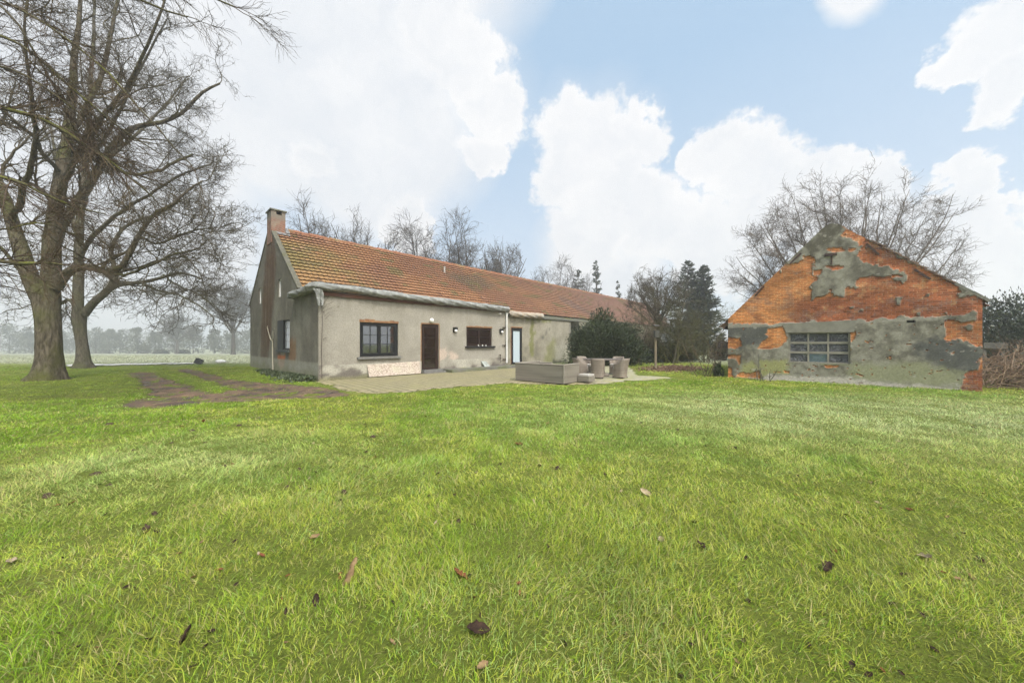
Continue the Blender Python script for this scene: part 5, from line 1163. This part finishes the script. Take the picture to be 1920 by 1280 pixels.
# ---------------------------------------------------------------- conifers
needle = leafmat('conifer_needles', .75, .12, .2)
def conifer(label, px, Y, ytop, wpx, seed, shape=.8, nb=260, c1=(.028, .04, .022), c2=(.07, .08, .045), lean=0., sp=.55, z0=.06, group=None, gaps=0., ztrim=None):
    rg = np.random.default_rng(seed); x = (px - CXP) / F * Y; zb = float(gz(x, Y)); h = CH - (ytop - HZ) / F * Y - zb; w = wpx / F * Y / 2
    t = thing('conifer', label, 'tree', (x, Y, zb), 0, group)
    tr = np.array([[x, Y, zb - .3, h * .02], [x + lean * .5, Y, zb + h * .5, h * .013], [x + lean, Y, zb + h * .97, .02]]); tr = resamp(tr, 8); tubemesh('trunk', [(tr[None, :, :3], tr[None, :, 3], 8)], far_bark, t)
    f = rg.uniform(z0, 1., nb) ** .9; f[0] = .985; a = rg.uniform(0, 2 * np.pi, nb); L = w * (1 - f) ** shape * rg.uniform(.62, 1.12, nb) + .12; L *= 1 - gaps * rg.random(nb)
    n = 8; s = np.linspace(0, 1, n)[None]; d = np.stack([np.cos(a), np.sin(a)], 1)
    base = np.stack([x + lean * f, np.full(nb, float(Y)), zb + h * f], 1)
    P = base[:, None] + np.concatenate([d[:, None] * (L[:, None] * s)[..., None], ((-.32 * s + .34 * s ** 2.6) * L[:, None])[..., None] * np.ones((nb, n, 1))], 2)
    ns = 26; u = rg.uniform(.08, 1, (nb, ns)); i = np.minimum((u * (n - 1)).astype(int), n - 2); fr = (u * (n - 1) - i)[..., None]; ii = np.arange(nb)[:, None]
    c = P[ii, i] * (1 - fr) + P[ii, i + 1] * fr; T = P[ii, i + 1] - P[ii, i]; T /= np.linalg.norm(T, axis=2, keepdims=True)
    dr = T + rg.normal(size=c.shape) * .42; dr[..., 2] -= .22; ln = sp * rg.uniform(.5, 1.2, (nb, ns)) * (.45 + .55 * np.minimum(1, L / (w * .6)))[:, None]
    c = (c + dr * ln[..., None] * .3).reshape(-1, 3); N = len(c)
    leafmesh('crown', c, dr.reshape(-1, 3), ln.ravel(), ln.ravel() * .26, vary(c1, c2, N, rg, 1.4), needle, t, rg)
conifer('small dark conifer with a spiky leaning top beyond the far end of the ridge', 1124, 76, 489, 40, 51, .7, 190, gaps=.3, sp=.8, lean=-.9)
conifer('dark rounded conifer top showing above the far part of the ridge', 1084, 78, 506, 36, 52, .45, 130, sp=.8)
conifer('thin leaning conifer tip at the far end of the ridge', 1172, 70, 527, 24, 53, .8, 70, gaps=.5, sp=.7, lean=-1.6)
conifer('ivy-dark small conifer among the bare trees behind the ridge', 932, 62, 484, 24, 54, .5, 80, sp=.7)
conifer('tall dark conifer with a ragged double top left of the barn', 1290, 46, 489, 112, 55, .62, 420, sp=.6, gaps=.3)
conifer('slightly lower dark conifer with upswept tips nearest the barn', 1320, 44, 497, 92, 56, .66, 420, sp=.6, gaps=.25)
# ---------------------------------------------------------------- misty trees beyond the field
mist = leafmat('distant_foliage', .9, .1, .1)
def ball(n, rg):
    d = rg.normal(size=(n, 3)); d /= np.linalg.norm(d, axis=1, keepdims=True); return d
def far_tree(label, px, Y, ytop, wpx, seed, cone, group, name='misty_tree', n=1500, c1=(.06, .066, .045), c2=(.12, .125, .09)):
    rg = np.random.default_rng(seed); x = (px - CXP) / F * Y; zb = float(gz(x, Y)); h = CH - (ytop - HZ) / F * Y - zb; w = wpx / F * Y / 2
    t = thing(name, label, 'tree', (x, Y, zb), 0, group)
    MB().tube([(0, 0, -.3), (0, 0, h * .6)], [.28, .12], 7).build('trunk', far_bark, t, local=True)
    cz = rg.uniform(.1, .95, 26) ; a = rg.uniform(0, 2 * np.pi, 26); rad = w * (.62 * (1 - cz) ** cone + .12); k = rg.uniform(.2, 1, 26)
    cc = np.stack([rad * np.cos(a) * k, rad * np.sin(a) * k, h * cz], 1); rr = (w * .34 * (1.15 - cz * .75))[:, None]
    i = rg.integers(0, 26, n); p = cc[i] + ball(n, rg) * rr[i] * rg.uniform(.5, 1.1, (n, 1)) * np.array([1, 1, 1.15]); p[:, 2] = np.maximum(p[:, 2], .2)
    d = p - cc[i] + rg.normal(size=(n, 3)) * .3; d[:, 2] += .3
    leafmesh('crown', p, d, rg.uniform(.6, 1.5, n), rg.uniform(.25, .6, n), vary(c1, c2, n, rg), mist, t, rg, local=True)
GM = 'misty evergreens beyond the field'
fars = [(-45,598,80,.4),(18,608,70,.45),(60,614,46,.5),(112,618,50,.5),(180,612,60,.5),(225,617,44,.5),(258,615,40,.5),(292,620,36,.45),(362,609,50,.6),(402,618,36,.5),(434,614,40,.5),(470,618,46,.5),(505,612,50,.5),(-90,606,70,.5),(328,604,40,.6),(205,618,36,.5),(148,615,42,.5)]
lab = ['leftmost misty evergreens cut by the picture edge', 'tall misty evergreen at the left edge behind the huge trunk', 'misty evergreen just left of the huge trunk', 'misty evergreen between the two big trunks', 'broad misty evergreen right of the forked trunk', 'misty round evergreen left of the slim misty one', 'misty evergreen with a pointed top above the muddy track', 'slim misty evergreen standing apart above the track', 'pointed misty evergreen right of the misty bare tree', 'low misty evergreen behind the black crate', 'misty evergreen at the foot of the tall misty bare tree', 'misty evergreen half hidden by the gable', 'misty evergreen hidden behind the gable', 'misty evergreen outside the left edge', 'misty evergreen under the wide low branches', 'small misty evergreen between two broad ones', 'misty evergreen right behind the forked trunk']
for i, ((px, yt, w, cn_), lb) in enumerate(zip(fars, lab)):
    if i in (0, 12, 13): continue
    far_tree(lb, px, 166 + (i * 37 % 17), yt, w * 1.15, 300 + i, cn_, GM)
for i, px in enumerate(np.linspace(-60, 520, 15)):
    o = far_tree('faint grey tree deep in the mist behind the evergreens', px + (i * 29 % 17), 228 + (i * 53 % 21), 617 + (i * 31 % 9), 54, 340 + i, .4, 'faintest trees in the mist', n=700)
for px, w, lb in ((302, 26, 'left one of two low rounded bushes before the misty evergreens'), (344, 22, 'right one of two low rounded bushes before the misty evergreens')):
    rg = np.random.default_rng(px); Y = 155; x = (px - CXP) / F * Y; zb = float(gz(x, Y)); n = 900; p = ball(n, rg) * np.array([w / F * Y / 2, 2.4, 2.1]) * rg.uniform(.7, 1, (n, 1)); p[:, 2] = np.abs(p[:, 2])
    o = leafmesh('rounded_bush', p, ball(n, rg) + p * .4, .7, .35, vary((.03, .035, .02), (.06, .06, .035), n, rg), mist, None, rg); o.location = (x, Y, zb); tag(o, lb, 'bush', 'low rounded bushes')
# ---------------------------------------------------------------- shrubs by the house
def shrub(name, label, cat, x, y, rx, ry, h, n, ln, wd, c1, c2, m, seed, nlobe=40, up=.5, stems=12, inner=.45, fill=1.1, lob=.34, zmin=.05):
    rg = np.random.default_rng(seed); t = thing(name, label, cat, (x, y, 0))
    d = ball(nlobe, rg); d[:, 2] = np.abs(d[:, 2]) * 1.05 - .12; k = rg.uniform(.45, .86, (nlobe, 1)); cc = d * k * np.array([rx, ry, h * .86]); cc[:, 2] += h * .12; lr = np.array([rx, ry, h * .6]) * lob
    i = rg.integers(0, nlobe, n); q = ball(n, rg); p = cc[i] + q * lr * rg.uniform(inner, fill, (n, 1)); ok = p[:, 2] > zmin; p, q = p[ok], q[ok]; n = len(p)
    dr = q * .8 + rg.normal(size=(n, 3)) * .45 + (p / np.array([rx, ry, h])) * .6; dr[:, 2] += up
    tone = vary(c1, c2, n, rg, 1.5) * (.8 + .4 * rg.random(nlobe)[i[ok]])[:, None]
    leafmesh('foliage', p, dr, ln * rg.uniform(.6, 1.3, n), wd * rg.uniform(.7, 1.2, n), tone, m, t, rg, local=True)
    mb = MB()
    for j in range(stems):
        e = cc[j % nlobe]; mb.tube([(e[0] * .1, e[1] * .1, -.1), (e[0] * .45, e[1] * .45, e[2] * .45), tuple(e)], [.05, .035, .012], 5)
    mb.build('stem', far_bark, t, local=True); return t
yewm = leafmat('yew_needles', .55, .1, .35); laur = leafmat('glossy_leaf', .38, .1, .5)
x, y = (1138 - CXP) / F * 23.6, 23.6
shrub('yew_bush', 'big dark green yew bush with feathery tips hiding the far half of the front', 'bush', x, y, 2.65, 1.8, 4.15, 36000, .20, .055, (.016, .025, .009), (.06, .08, .028), yewm, 61, 60, .55, inner=.35)
x, y = (1215 - CXP) / F * 27, 27
shrub('evergreen_shrub', 'low dark evergreen shrub behind the wooden post, right of the yew', 'bush', x, y, 2.1, 1.2, 2.1, 9000, .16, .07, (.018, .025, .012), (.055, .07, .032), yewm, 62, 40, .2)
x, y = (1276 - CXP) / F * 29, 29
shrub('evergreen_shrub', 'dark evergreen shrub beside the black shed doorway', 'bush', x, y, 1.5, 1.1, 2.3, 8000, .17, .08, (.018, .026, .014), (.055, .07, .036), yewm, 63, 36, .2)
x, y = (1358 - CXP) / F * 30, 30
shrub('russet_hedge', 'dull red-brown hedge between the shed and the barn corner', 'hedge', x, y, 1.5, 1.0, 2.1, 6000, .13, .07, (.045, .028, .02), (.10, .06, .04), yewm, 64, 30, .2)
x, y = gnd(1357, 708); shrub('ivy_bush', 'small dark ivy bush hugging the left corner of the barn', 'bush', x - .05, y + .25, .22, .25, .95, 900, .09, .06, (.025, .035, .016), (.06, .08, .035), laur, 65, 16, .1, 4)
x, y = 24.6, 17.0
shrub('rhododendron', 'large glossy dark evergreen bush right of the barn', 'bush', x, y, 3.2, 2.6, 4.25, 21000, .17, .065, (.022, .032, .018), (.085, .105, .062), laur, 66, 60, .35, inner=.5)
# dull concrete trough end under it
MBx = MB().box((20.95, 15.4, 1.28), (.8, -.2, -.04), (0, .4, 0), (0, 0, .26)).box((21.0, 15.45, -.1), (.15, 0, 0), (0, .3, 0), (0, 0, 1.37)).box((21.6, 15.3, -.1), (.15, 0, 0), (0, .3, 0), (0, 0, 1.33)); tag(MBx.build('concrete_trough', simple('dull_concrete', (.09, .085, .07), (.06, .057, .047), 4., .9), loc=(20.95, 15.4, 0)), 'grey concrete trough on posts half hidden under the glossy bush', 'trough')
# multi-stemmed bare shrubs
def stems(name, label, cat, x, y, ns, h, spread, seed, m, lv, r0=.03, arch=-.02, group=None):
    rg = np.random.default_rng(seed); z = float(gz(x, y)); t = thing(name, label, cat, (x, y, z), 0, group); P = []; R = []
    for i in range(ns):
        a = rg.uniform(0, 2 * math.pi); tl = math.radians(spread) * rg.uniform(.15, 1); d = np.array([math.sin(tl) * math.cos(a), math.sin(tl) * math.sin(a) * .7, math.cos(tl)]); p = np.array([x + .25 * rg.normal(), y + .25 * rg.normal(), z - .05]); q = [p.copy()]; ll = h * rg.uniform(.6, 1.05)
        for s in range(11):
            d = d + .07 * rg.normal(size=3) + np.array([0, 0, arch]); d /= np.linalg.norm(d); p = p + d * ll / 11; q.append(p.copy())
        P.append(q); R.append(np.linspace(r0, .008, 12))
    P = np.array(P); R = np.array(R); cr = []; cur = (P, R); tubemesh('stem', [(P, R, 6)], m, t)
    for m_, t0, L, n, wan, trop, ang, ratio, rmn, k in lv:
        cur = grow(cur[0], cur[1], m_, t0, .99, ang, L, n, wan, trop, ratio, rmn, rg); ok = cur[0][:, :, 2].min(1) > z + .1; cur = (cur[0][ok], cur[1][ok]); cr.append((*cur, k))
    tubemesh('twigs', cr, m, t); return t
tan = simple('tan_twigs', (.14, .108, .075), (.09, .068, .047), 3., .9, spec=.1); olive = simple('olive_twigs', (.10, .10, .036), (.075, .062, .038), 2., .9, spec=.1)
stems('bare_shrub', 'tall tangled bare shrub of tan stems rising behind the yew', 'shrub', (1192 - CXP) / F * 26, 26, 34, 4.9, 42, 71, tan, [(9, .25, 1.3, 7, .16, -.02, 42, .6, .010, 4), (6, .2, .6, 5, .2, -.02, 45, .7, .008, 3)])
stems('bare_shrub', 'leaning shrub of arching olive green twigs in front of the tall conifers', 'shrub', (1262 - CXP) / F * 25.5, 25.5, 16, 5.2, 55, 72, olive, [(12, .2, 2.0, 9, .13, -.03, 45, .55, .011, 4), (8, .15, .9, 6, .18, -.02, 45, .7, .008, 3), (4, .2, .4, 4, .2, -.02, 45, .8, .007, 3)], .045)
stems('bare_shrub', 'low spray of bare olive twigs over the shed doorway', 'shrub', (1318 - CXP) / F * 27, 27, 12, 3.6, 62, 73, olive, [(10, .2, 1.4, 8, .15, -.04, 45, .55, .010, 4), (7, .15, .7, 5, .2, -.02, 45, .7, .008, 3)], .03)
x, y = gnd(1341, 709); stems('sapling', 'thin bare sapling just left of the barn corner', 'sapling', x - .1, y + .6, 6, 1.9, 30, 74, tan, [(7, .3, .55, 6, .15, .02, 38, .6, .006, 4), (4, .3, .25, 4, .2, .02, 38, .8, .005, 3)], .016, .0)
lt = simple('leaning_pole', (.11, .10, .06), (.075, .06, .045), 4.)
q0 = at(1262, 655, 25.2); q1 = at(1287, 540, 25.0); q0[2] = -.05
lp = thing('leaning_tree', 'slim dark leaning trunk crossing in front of the conifers', 'tree', tuple(q0)); P = resamp([[*q0, .085], *[[*(q0 + (q1 - q0) * f_ + np.array([.08 * math.sin(f_ * 9), 0, 0])), .075 - .04 * f_] for f_ in (.3, .6, .8)], [*q1, .02]], 14); tubemesh('trunk', [(P[None, :, :3], P[None, :, 3], 8)], lt, lp)
rg = np.random.default_rng(75); g1 = grow(P[None, :, :3], P[None, :, 3], 22, .35, .98, 55, 1.5, 8, .14, -.02, .5, .011, rg); g2_ = grow(*g1, 7, .2, .98, 45, .6, 5, .18, 0, .7, .008, rg); tubemesh('crown', [(*g1, 4), (*g2_, 3)], lt, lp)
x, y = gnd(1440, 712); w_ = B(bar(1438, 700)[0], -.25, 0); stems('dead_sprout', 'dead dark sprout standing against the barn wall left of the window', 'plant', w_[0], w_[1], 5, .8, 34, 76, lt, [(4, .3, .22, 4, .15, .02, 40, .7, .006, 4)], .022, .01)
# brush heap right of the barn
rg = np.random.default_rng(77); n = 560; c0 = np.array([17.6, 11.6, 0]); P = np.zeros((n, 9, 3)); a = rg.normal(.5, .9, n); d = np.stack([np.cos(a), np.sin(a) * .6, rg.normal(.18, .22, n)], 1)
p = c0 + np.stack([rg.uniform(-2.6, 2.4, n), rg.uniform(-.5, 1.6, n), rg.uniform(.02, 1.0, n) ** 1.2], 1); p[:, 2] *= 1.15 * np.clip(1 - np.abs(p[:, 0] - c0[0] - .8) / 4, .25, 1); ll = rg.uniform(.8, 2.6, n)
for s in range(9):
    P[:, s] = p; d = d + rg.normal(size=d.shape) * .16; d[:, 2] -= .035; d /= np.linalg.norm(d, axis=1, keepdims=True); p = p + d * (ll / 8)[:, None]
P[..., 2] = np.maximum(P[..., 2], .03); ok = (((P - BE) @ BU) > .06).all(1) if False else (np.array([((q - BE) @ BU).min() for q in P]) > .12); P = P[ok]; n = len(P)
R = rg.uniform(.006, .017, (n, 1)) * np.linspace(1, .4, 9)[None]; g1 = grow(P, R, 5, .2, .98, 38, .6, 5, .18, -.02, .7, .006, rg); ok = (np.array([((q - BE) @ BU).min() for q in g1[0]]) > .08) & (g1[0][:, :, 2].min(1) > .01); g1 = (g1[0][ok], g1[1][ok])
V1, f1 = tubes(P, R, 5); V2, f2_ = tubes(*g1, 3); o = mesh('brush_heap', np.vstack([V1, V2]), [np.vstack([f1, f2_ + len(V1)])], simple('dry_brush', (.22, .155, .10), (.11, .075, .048), 2.5, .9, spec=.1), smooth=True, loc=tuple(c0)); tag(o, 'heap of dry tan brushwood beside the right corner of the barn', 'brushwood', kind='stuff')
# leaf litter under the shrubs, ivy at the gable foot
brownleaf = leafmat('dead_leaf_brown', .8, .1, .2); rg = np.random.default_rng(78); n = 1700
p = np.array([gnd(px, py) for px, py in zip(1262 + 26 * rg.normal(size=n), 691.5 + rg.normal(size=n) * 2.6)]); z = gz(p[:, 0], p[:, 1]) + rg.uniform(.03, .07, n); o = leafmesh('leaf_litter', np.column_stack([p, z]), rg.normal(size=(n, 3)) * np.array([1, 1, .35]), .12, .09, vary((.10, .055, .035), (.24, .15, .10), n, rg), brownleaf, None, rg); tag(o, 'brown dead leaf litter under the shrubs beside the wooden post', kind='stuff')
n = 3800; s_ = rg.uniform(0, 1, n); t_ = rg.uniform(.0, 8.5, n); off = np.abs(rg.normal(size=n)) * .42 * (1 - t_ / 14); q = np.array([H(-.08 - a, b, 0) for a, b in zip(off, t_)]); q[:, 2] = gz(q[:, 0], q[:, 1]) + rg.uniform(.02, .22, n) * np.exp(-off) * (1 - t_ / 12)
o = leafmesh('ivy', q, rg.normal(size=(n, 3)) + np.array([0, 0, .4]), rg.uniform(.06, .13, n), rg.uniform(.05, .1, n), vary((.025, .035, .015), (.08, .10, .04), n, rg), laur, None, rg); tag(o, 'dark ivy and weeds along the foot of the gable wall', kind='stuff')
# ---------------------------------------------------------------- grass
grm = leafmat('grass_blades', .55, .28, .12)
def blades(name, label, x, y, L, wd, col, nseg, lean, dirn, bend, rg):
    n = len(x); z = gz(x, y); ca, sa = np.cos(dirn), np.sin(dirn)
    tw = rg.uniform(0, 2 * np.pi, n); wx, wy = np.cos(tw), np.sin(tw)
    rows = []; ang = lean.copy(); px, py, pz_ = x.copy(), y.copy(), z - .012
    for s in range(nseg + 1):
        f = s / nseg; w = wd * (1 - f ** 1.7) * .5
        if s < nseg: rows += [np.stack([px - wx * w, py - wy * w, pz_], 1), np.stack([px + wx * w, py + wy * w, pz_], 1)]
        else: rows.append(np.stack([px, py, pz_], 1))
        st = L / nseg; px = px + np.sin(ang) * ca * st; py = py + np.sin(ang) * sa * st; pz_ = pz_ + np.cos(ang) * st; ang = np.minimum(ang + bend / nseg, 1.9)
    k = 2 * nseg + 1; V = np.stack(rows, 1).reshape(-1, 3); b = np.arange(n)[:, None] * k; Fq = []
    q = [np.concatenate([b + 2 * s, b + 2 * s + 1, b + 2 * s + 3, b + 2 * s + 2], 1) for s in range(nseg - 1)]
    t = np.concatenate([b + k - 3, b + k - 2, b + k - 1], 1)
    o = mesh(name, V, ([np.vstack(q)] if q else []) + [t], grm, smooth=True, col=np.repeat(col, k, 0)); return tag(o, label, kind='stuff')
def shade2(c, f): return c * np.asarray(f)[:, None]
def grass_color(x, y, rg):
    n = len(x); n1 = fbm(x * .30, y * .30, 4, 91); n2 = fbm(x * 1.6, y * 1.6, 3, 92); r = rg.random(n)
    c = vary((.105, .215, .010), (.31, .44, .034), n, rg)
    yg = ss(.42, .58, n1 * .65 + n2 * .35 + .09 * ss(-4, 1.5, x) - .03); c = lerp(c, vary((.38, .40, .042), (.60, .58, .12), n, rg), .8 * yg * (rg.random(n) < .68))
    fr_ = np.exp(-(((x - 7.5) / 5.5) ** 2 + ((y - 7.6) / 2.6) ** 2)) * 1.0 + .5 * np.exp(-(((x + 4.2) / 1.6) ** 2 + ((y - 4.5) / 1.2) ** 2)); fr_ = np.clip(fr_ * (.6 + n2), 0, .85)
    c = lerp(c, vary((.46, .52, .22), (.6, .64, .36), n, rg), fr_)
    c = lerp(c, np.array([.34, .48, .16]), .7 * (rg.random(n) < .10 + .25 * ss(.55, .7, fbm(x * .9, y * .9, 3, 77))))
    c = lerp(c, np.array([.52, .42, .20]), .85 * (r < .12 + .10 * ss(.5, .7, n2))); c = lerp(c, np.array([.19, .12, .055]), .8 * (r > .975))
    c = lerp(c, np.array([.08, .15, .014]), .6 * (rg.random(n) < .28))
    n3 = fbm(x * 2.6, y * 2.6, 4, 88); c = shade2(c, .88 + .26 * ss(.3, .7, n3))
    tl = ss(-7, -16, x) * ss(8, 11, y); c = lerp(c, np.array([.17, .24, .04]), .5 * tl); return c
SOIL = [(180,890,.34),(205,797,.4),(360,808,.3),(250,845,.3),(320,830,.24),(275,990,.16),(385,830,.2),(448,800,.3),(90,930,.3),(205,910,.2),(290,960,.16),(700,820,.25),(420,875,.2),(560,880,.16),(645,920,.14),(540,910,.16),(860,980,.12),(1045,880,.2),(1110,860,.16)]
SOILW = [(*gnd(px, py), r) for px, py, r in SOIL]
TRK = [(at(92, 712, 14.1)[0], 14.1, .62), (at(157, 690, 20.7)[0], 20.7, .5)]
def keep(x, y, rg, edge=True):
    n = len(x); k = np.ones(n, bool)
    sd = track_sd(x, y); k &= rg.random(n) < ss(-.05, .5, sd) + .06 + .22 * ss(-.45, 0, sd) * (fbm(x * 4, y * 4, 3, 97) > .5)
    ts = terr_sd(x, y); k &= rg.random(n) < ss(-.30, .05, ts)
    k &= psd(x, y, HOUSE) > .02; k &= psd(x, y, BARN) > .0; k &= roadsd(x, y) > 0
    for a, b, r in TRK: k &= np.hypot(x - a, y - b) > r
    for a, b, r in SOILW: k &= rg.random(n) < .1 + ss(.3, .9, np.hypot(x - a, (y - b) * 1.3) / r + (fbm(x * 5, y * 5, 2, 95) - .5) * .8)
    bare = fbm(x * 2.3, y * 2.3, 4, 96); k &= rg.random(n) < 1 - .45 * ss(.62, .72, bare)
    return k
def sample(y0, y1, dens, rg, half=1.62, marg=1.6):
    xm = y1 * half + marg; A = 2 * xm * (y1 - y0); n = int(A * dens); x = rg.uniform(-xm, xm, n); y = rg.uniform(y0, y1, n); k = np.abs(x) < y * half + marg; return x[k], y[k]
rg = np.random.default_rng(99); parts = []
bands = [(.35, 1.6, 6200, 3), (1.6, 2.4, 6200, 3), (2.4, 3.4, 5600, 3), (3.4, 4.6, 4200, 3), (4.6, 6, 3100, 3), (6, 8, 2100, 2), (8, 10.5, 1450, 2), (10.5, 13.5, 1050, 2), (13.5, 17, 720, 2), (17, 21, 460, 2), (21, 26, 280, 2), (26, 34, 110, 2)]
for i, (y0, y1, dn, ns) in enumerate(bands):
    x, y = sample(y0, y1, dn * GDENS, rg); k = keep(x, y, rg); x, y = x[k], y[k]
    if y0 > 20: k = (x < 14) & ~((x < -19) & (y > 25)); x, y = x[k], y[k]
    n = len(x); tus = fbm(x * 1.5, y * 1.5, 3, 93); tus2 = fbm(x * 4.5, y * 4.5, 2, 94)
    short = 1 - .45 * ss(-6, -14, x) * ss(7, 10, y)
    bl = np.minimum(1., .4 + .6 * ss(0, 1.2, np.minimum(np.abs(terr_sd(x, y)), 9)))
    L = (.05 + .045 * ss(.3, .75, tus) + .03 * tus2) * rg.uniform(.45, 1.2, n) * .88 * short * bl * (1.15 if y0 < 6 else 1.0)
    tall = np.minimum(psd(x, y, BARN), 9) ; L = L * (1 + .8 * ss(.5, .05, tall) * rg.random(n))
    ym = (y0 + y1) / 2; w = np.maximum(.0032, .0013 * y) * rg.uniform(.7, 1.3, n)
    dr = 2 * np.pi * fbm(x * .45, y * .45, 3, 98) * 2.2 + rg.normal(size=n) * 1.5; lean = np.abs(rg.normal(.62, .38, n)) + .35 * ss(.45, .7, tus2); bend = rg.uniform(.3, 1.7, n); th = rg.random(n) < .13; lean = np.where(th, rg.uniform(1.0, 1.5, n), lean)
    parts.append((x, y, L, w, grass_color(x, y, rg), ns, lean, dr, bend))
for ns, nm, lb in ((3, 'grass', 'long green and straw coloured grass of the near lawn'), (2, 'grass', 'short grass of the lawn towards the buildings')):
    q = [p for p in parts if p[5] == ns]; cat = [np.concatenate([p[i] for p in q]) for i in (0, 1, 2, 3, 4, 6, 7, 8)]
    blades(nm, lb, cat[0], cat[1], cat[2], cat[3], cat[4], ns, cat[5], cat[6], cat[7], rg)
# far field: pale rough tussocks beyond the road
n = 26000; y = rg.uniform(25.5, 95, n) ; x = rg.uniform(-1.75, -.55, n) * y; k = (x < -16) & (psd(x, y, HOUSE) > .5) & (roadsd(x, y) > 0); x, y = x[k], y[k]; n = len(x)
blades('field_grass', 'pale frosted grass of the field beyond the track', x, y, rg.uniform(.05, .16, n), np.maximum(.03, .0018 * y), lerp(vary((.28, .30, .18), (.40, .40, .28), n, rg), np.array([.2, .19, .11]), .8 * (rg.random(n) < .15)), 2, np.abs(rg.normal(.4, .3, n)), rg.uniform(0, 6.28, n), rg.uniform(.2, 1.2, n), rg)
# ---------------------------------------------------------------- dead leaves and bits of bark on the lawn
lf = {'tan': simple('tan_dead_leaf', (.25, .17, .085), (.14, .085, .042), 30., .9, .004, 80., spec=.1), 'dark': simple('dark_dead_leaf', (.018, .012, .009), (.05, .03, .02), 30., .9, .004, 80., spec=.1), 'rust': simple('rust_dead_leaf', (.17, .065, .028), (.09, .035, .018), 30., .9, .004, 80., spec=.1), 'pale': simple('pale_dead_leaf', (.33, .265, .17), (.22, .165, .10), 30., .9, .004, 80., spec=.1)}
def leaf(px, py, size, kind, seed, label, name='dead_leaf', cat='leaf', group='dead leaves scattered on the lawn', slim=.6, curl=1.0, tilt=.35, lift=.008):
    r_ = np.random.default_rng(seed); x, y = gnd(px, py); sc = size / F * y; nu, nv = 9, 7; out = []
    for i in range(nu):
        u = i / (nu - 1); lob = .72 + .28 * abs(math.sin(u * math.pi * 3.2 + seed)); hw = math.sin(math.pi * min(1, u * .93 + .05)) ** .7 * slim * .5 * lob
        for j in range(nv):
            v = j / (nv - 1) * 2 - 1; out.append((u - .5, v * hw, curl * (.55 * v * v * hw + .35 * (u - .5) ** 2) + .05 * r_.normal() * .6))
    V = np.array(out) * sc; R_ = np.array(Matrix.Rotation(r_.uniform(0, 6.28), 3, 'Z') @ Matrix.Rotation(r_.normal() * tilt, 3, 'X') @ Matrix.Rotation(r_.normal() * tilt, 3, 'Y')); V = V @ R_.T
    o = mesh(name, V, [grid_faces(nv, nu)], lf[kind], smooth=True); o.location = (x, y, float(gz(x, y)) + lift * (1 if y < 5 else .8) + abs(V[:, 2].min()) * .4)
    return tag(o, label, cat, group)
big = [(652,1096,52,'tan','large upright torn tan leaf standing in the near grass left of centre'),(896,1190,44,'dark','large curled dark brown leaf near the bottom of the lawn'),(1552,1070,30,'dark','black curled leaf in the right half of the near lawn'),(1736,1047,30,'pale','pale crumpled leaf at the far right of the near lawn'),(1240,1012,20,'pale','small pale cupped leaf right of the lawn centre'),(1210,930,22,'pale','long pale leaf lying flat in the middle of the lawn'),(973,834,18,'rust','rusty red leaf in the lawn before the sofa'),(863,1090,32,'rust','rust brown broken leaf right of the large upright tan one'),(590,1012,22,'tan','tan pointed leaf half sunk in the long grass'),(22,1056,24,'pale','pale twisted leaf at the left edge of the lawn'),(905,1265,26,'tan','tan leaf cut by the bottom edge of the picture'),(1315,1025,20,'dark','dark folded leaf beside the small pale cupped one'),(593,1140,22,'dark','dark slim leaf below the large upright tan one'),(350,1195,34,'dark','dark ragged leaf in the lower left grass')]
for i, (px, py, s_, kd, lb) in enumerate(big): leaf(px, py, s_, kd, 500 + i, lb, slim=.42 if i == 0 else .6, tilt=1.1 if i == 0 else .4, lift=.04 if i == 0 else .02)
soilm = simple('bare_soil', (.04, .028, .018), (.10, .07, .046), 14., .95, .02, 40., spec=.1)
for i, (a, b, r) in enumerate(SOILW):
    o = lump('soil_clod', 'small dark clod of soil lying in the lawn', 'clod', a, b, r * .14, r * .1, .022 + .008 * (i % 3), soilm, 700 + i, amp=.8, sink=.5); o['group'] = 'bare soil clods in the lawn'
rl = np.random.default_rng(31); kinds = ['tan', 'dark', 'rust', 'dark', 'dark', 'pale', 'rust', 'dark']; words_ = {'tan': 'light brown', 'dark': 'dark brown', 'rust': 'rust brown', 'pale': 'pale buff'}
for i in range(190):
    py = 780 + 490 * rl.random() ** 1.25; px = rl.uniform(60, 1880); kd = kinds[i % 8]
    leaf(px, py, rl.uniform(5, 12) * (.7 + (py - 780) / 600), kd, 600 + i, f'small {words_[kd]} dead leaf, one of several scattered over the lawn')

# haze top: just above the highest thing inside
bpy.context.view_layer.update()
zt_ = max((o.matrix_world @ Vector(c)).z for o in S.objects if o.type == 'MESH' and o is not hb for c in o.bound_box)
for v in hb.data.vertices:
    if v.co.z > 10: v.co.z = max(zt_, CH) + .6
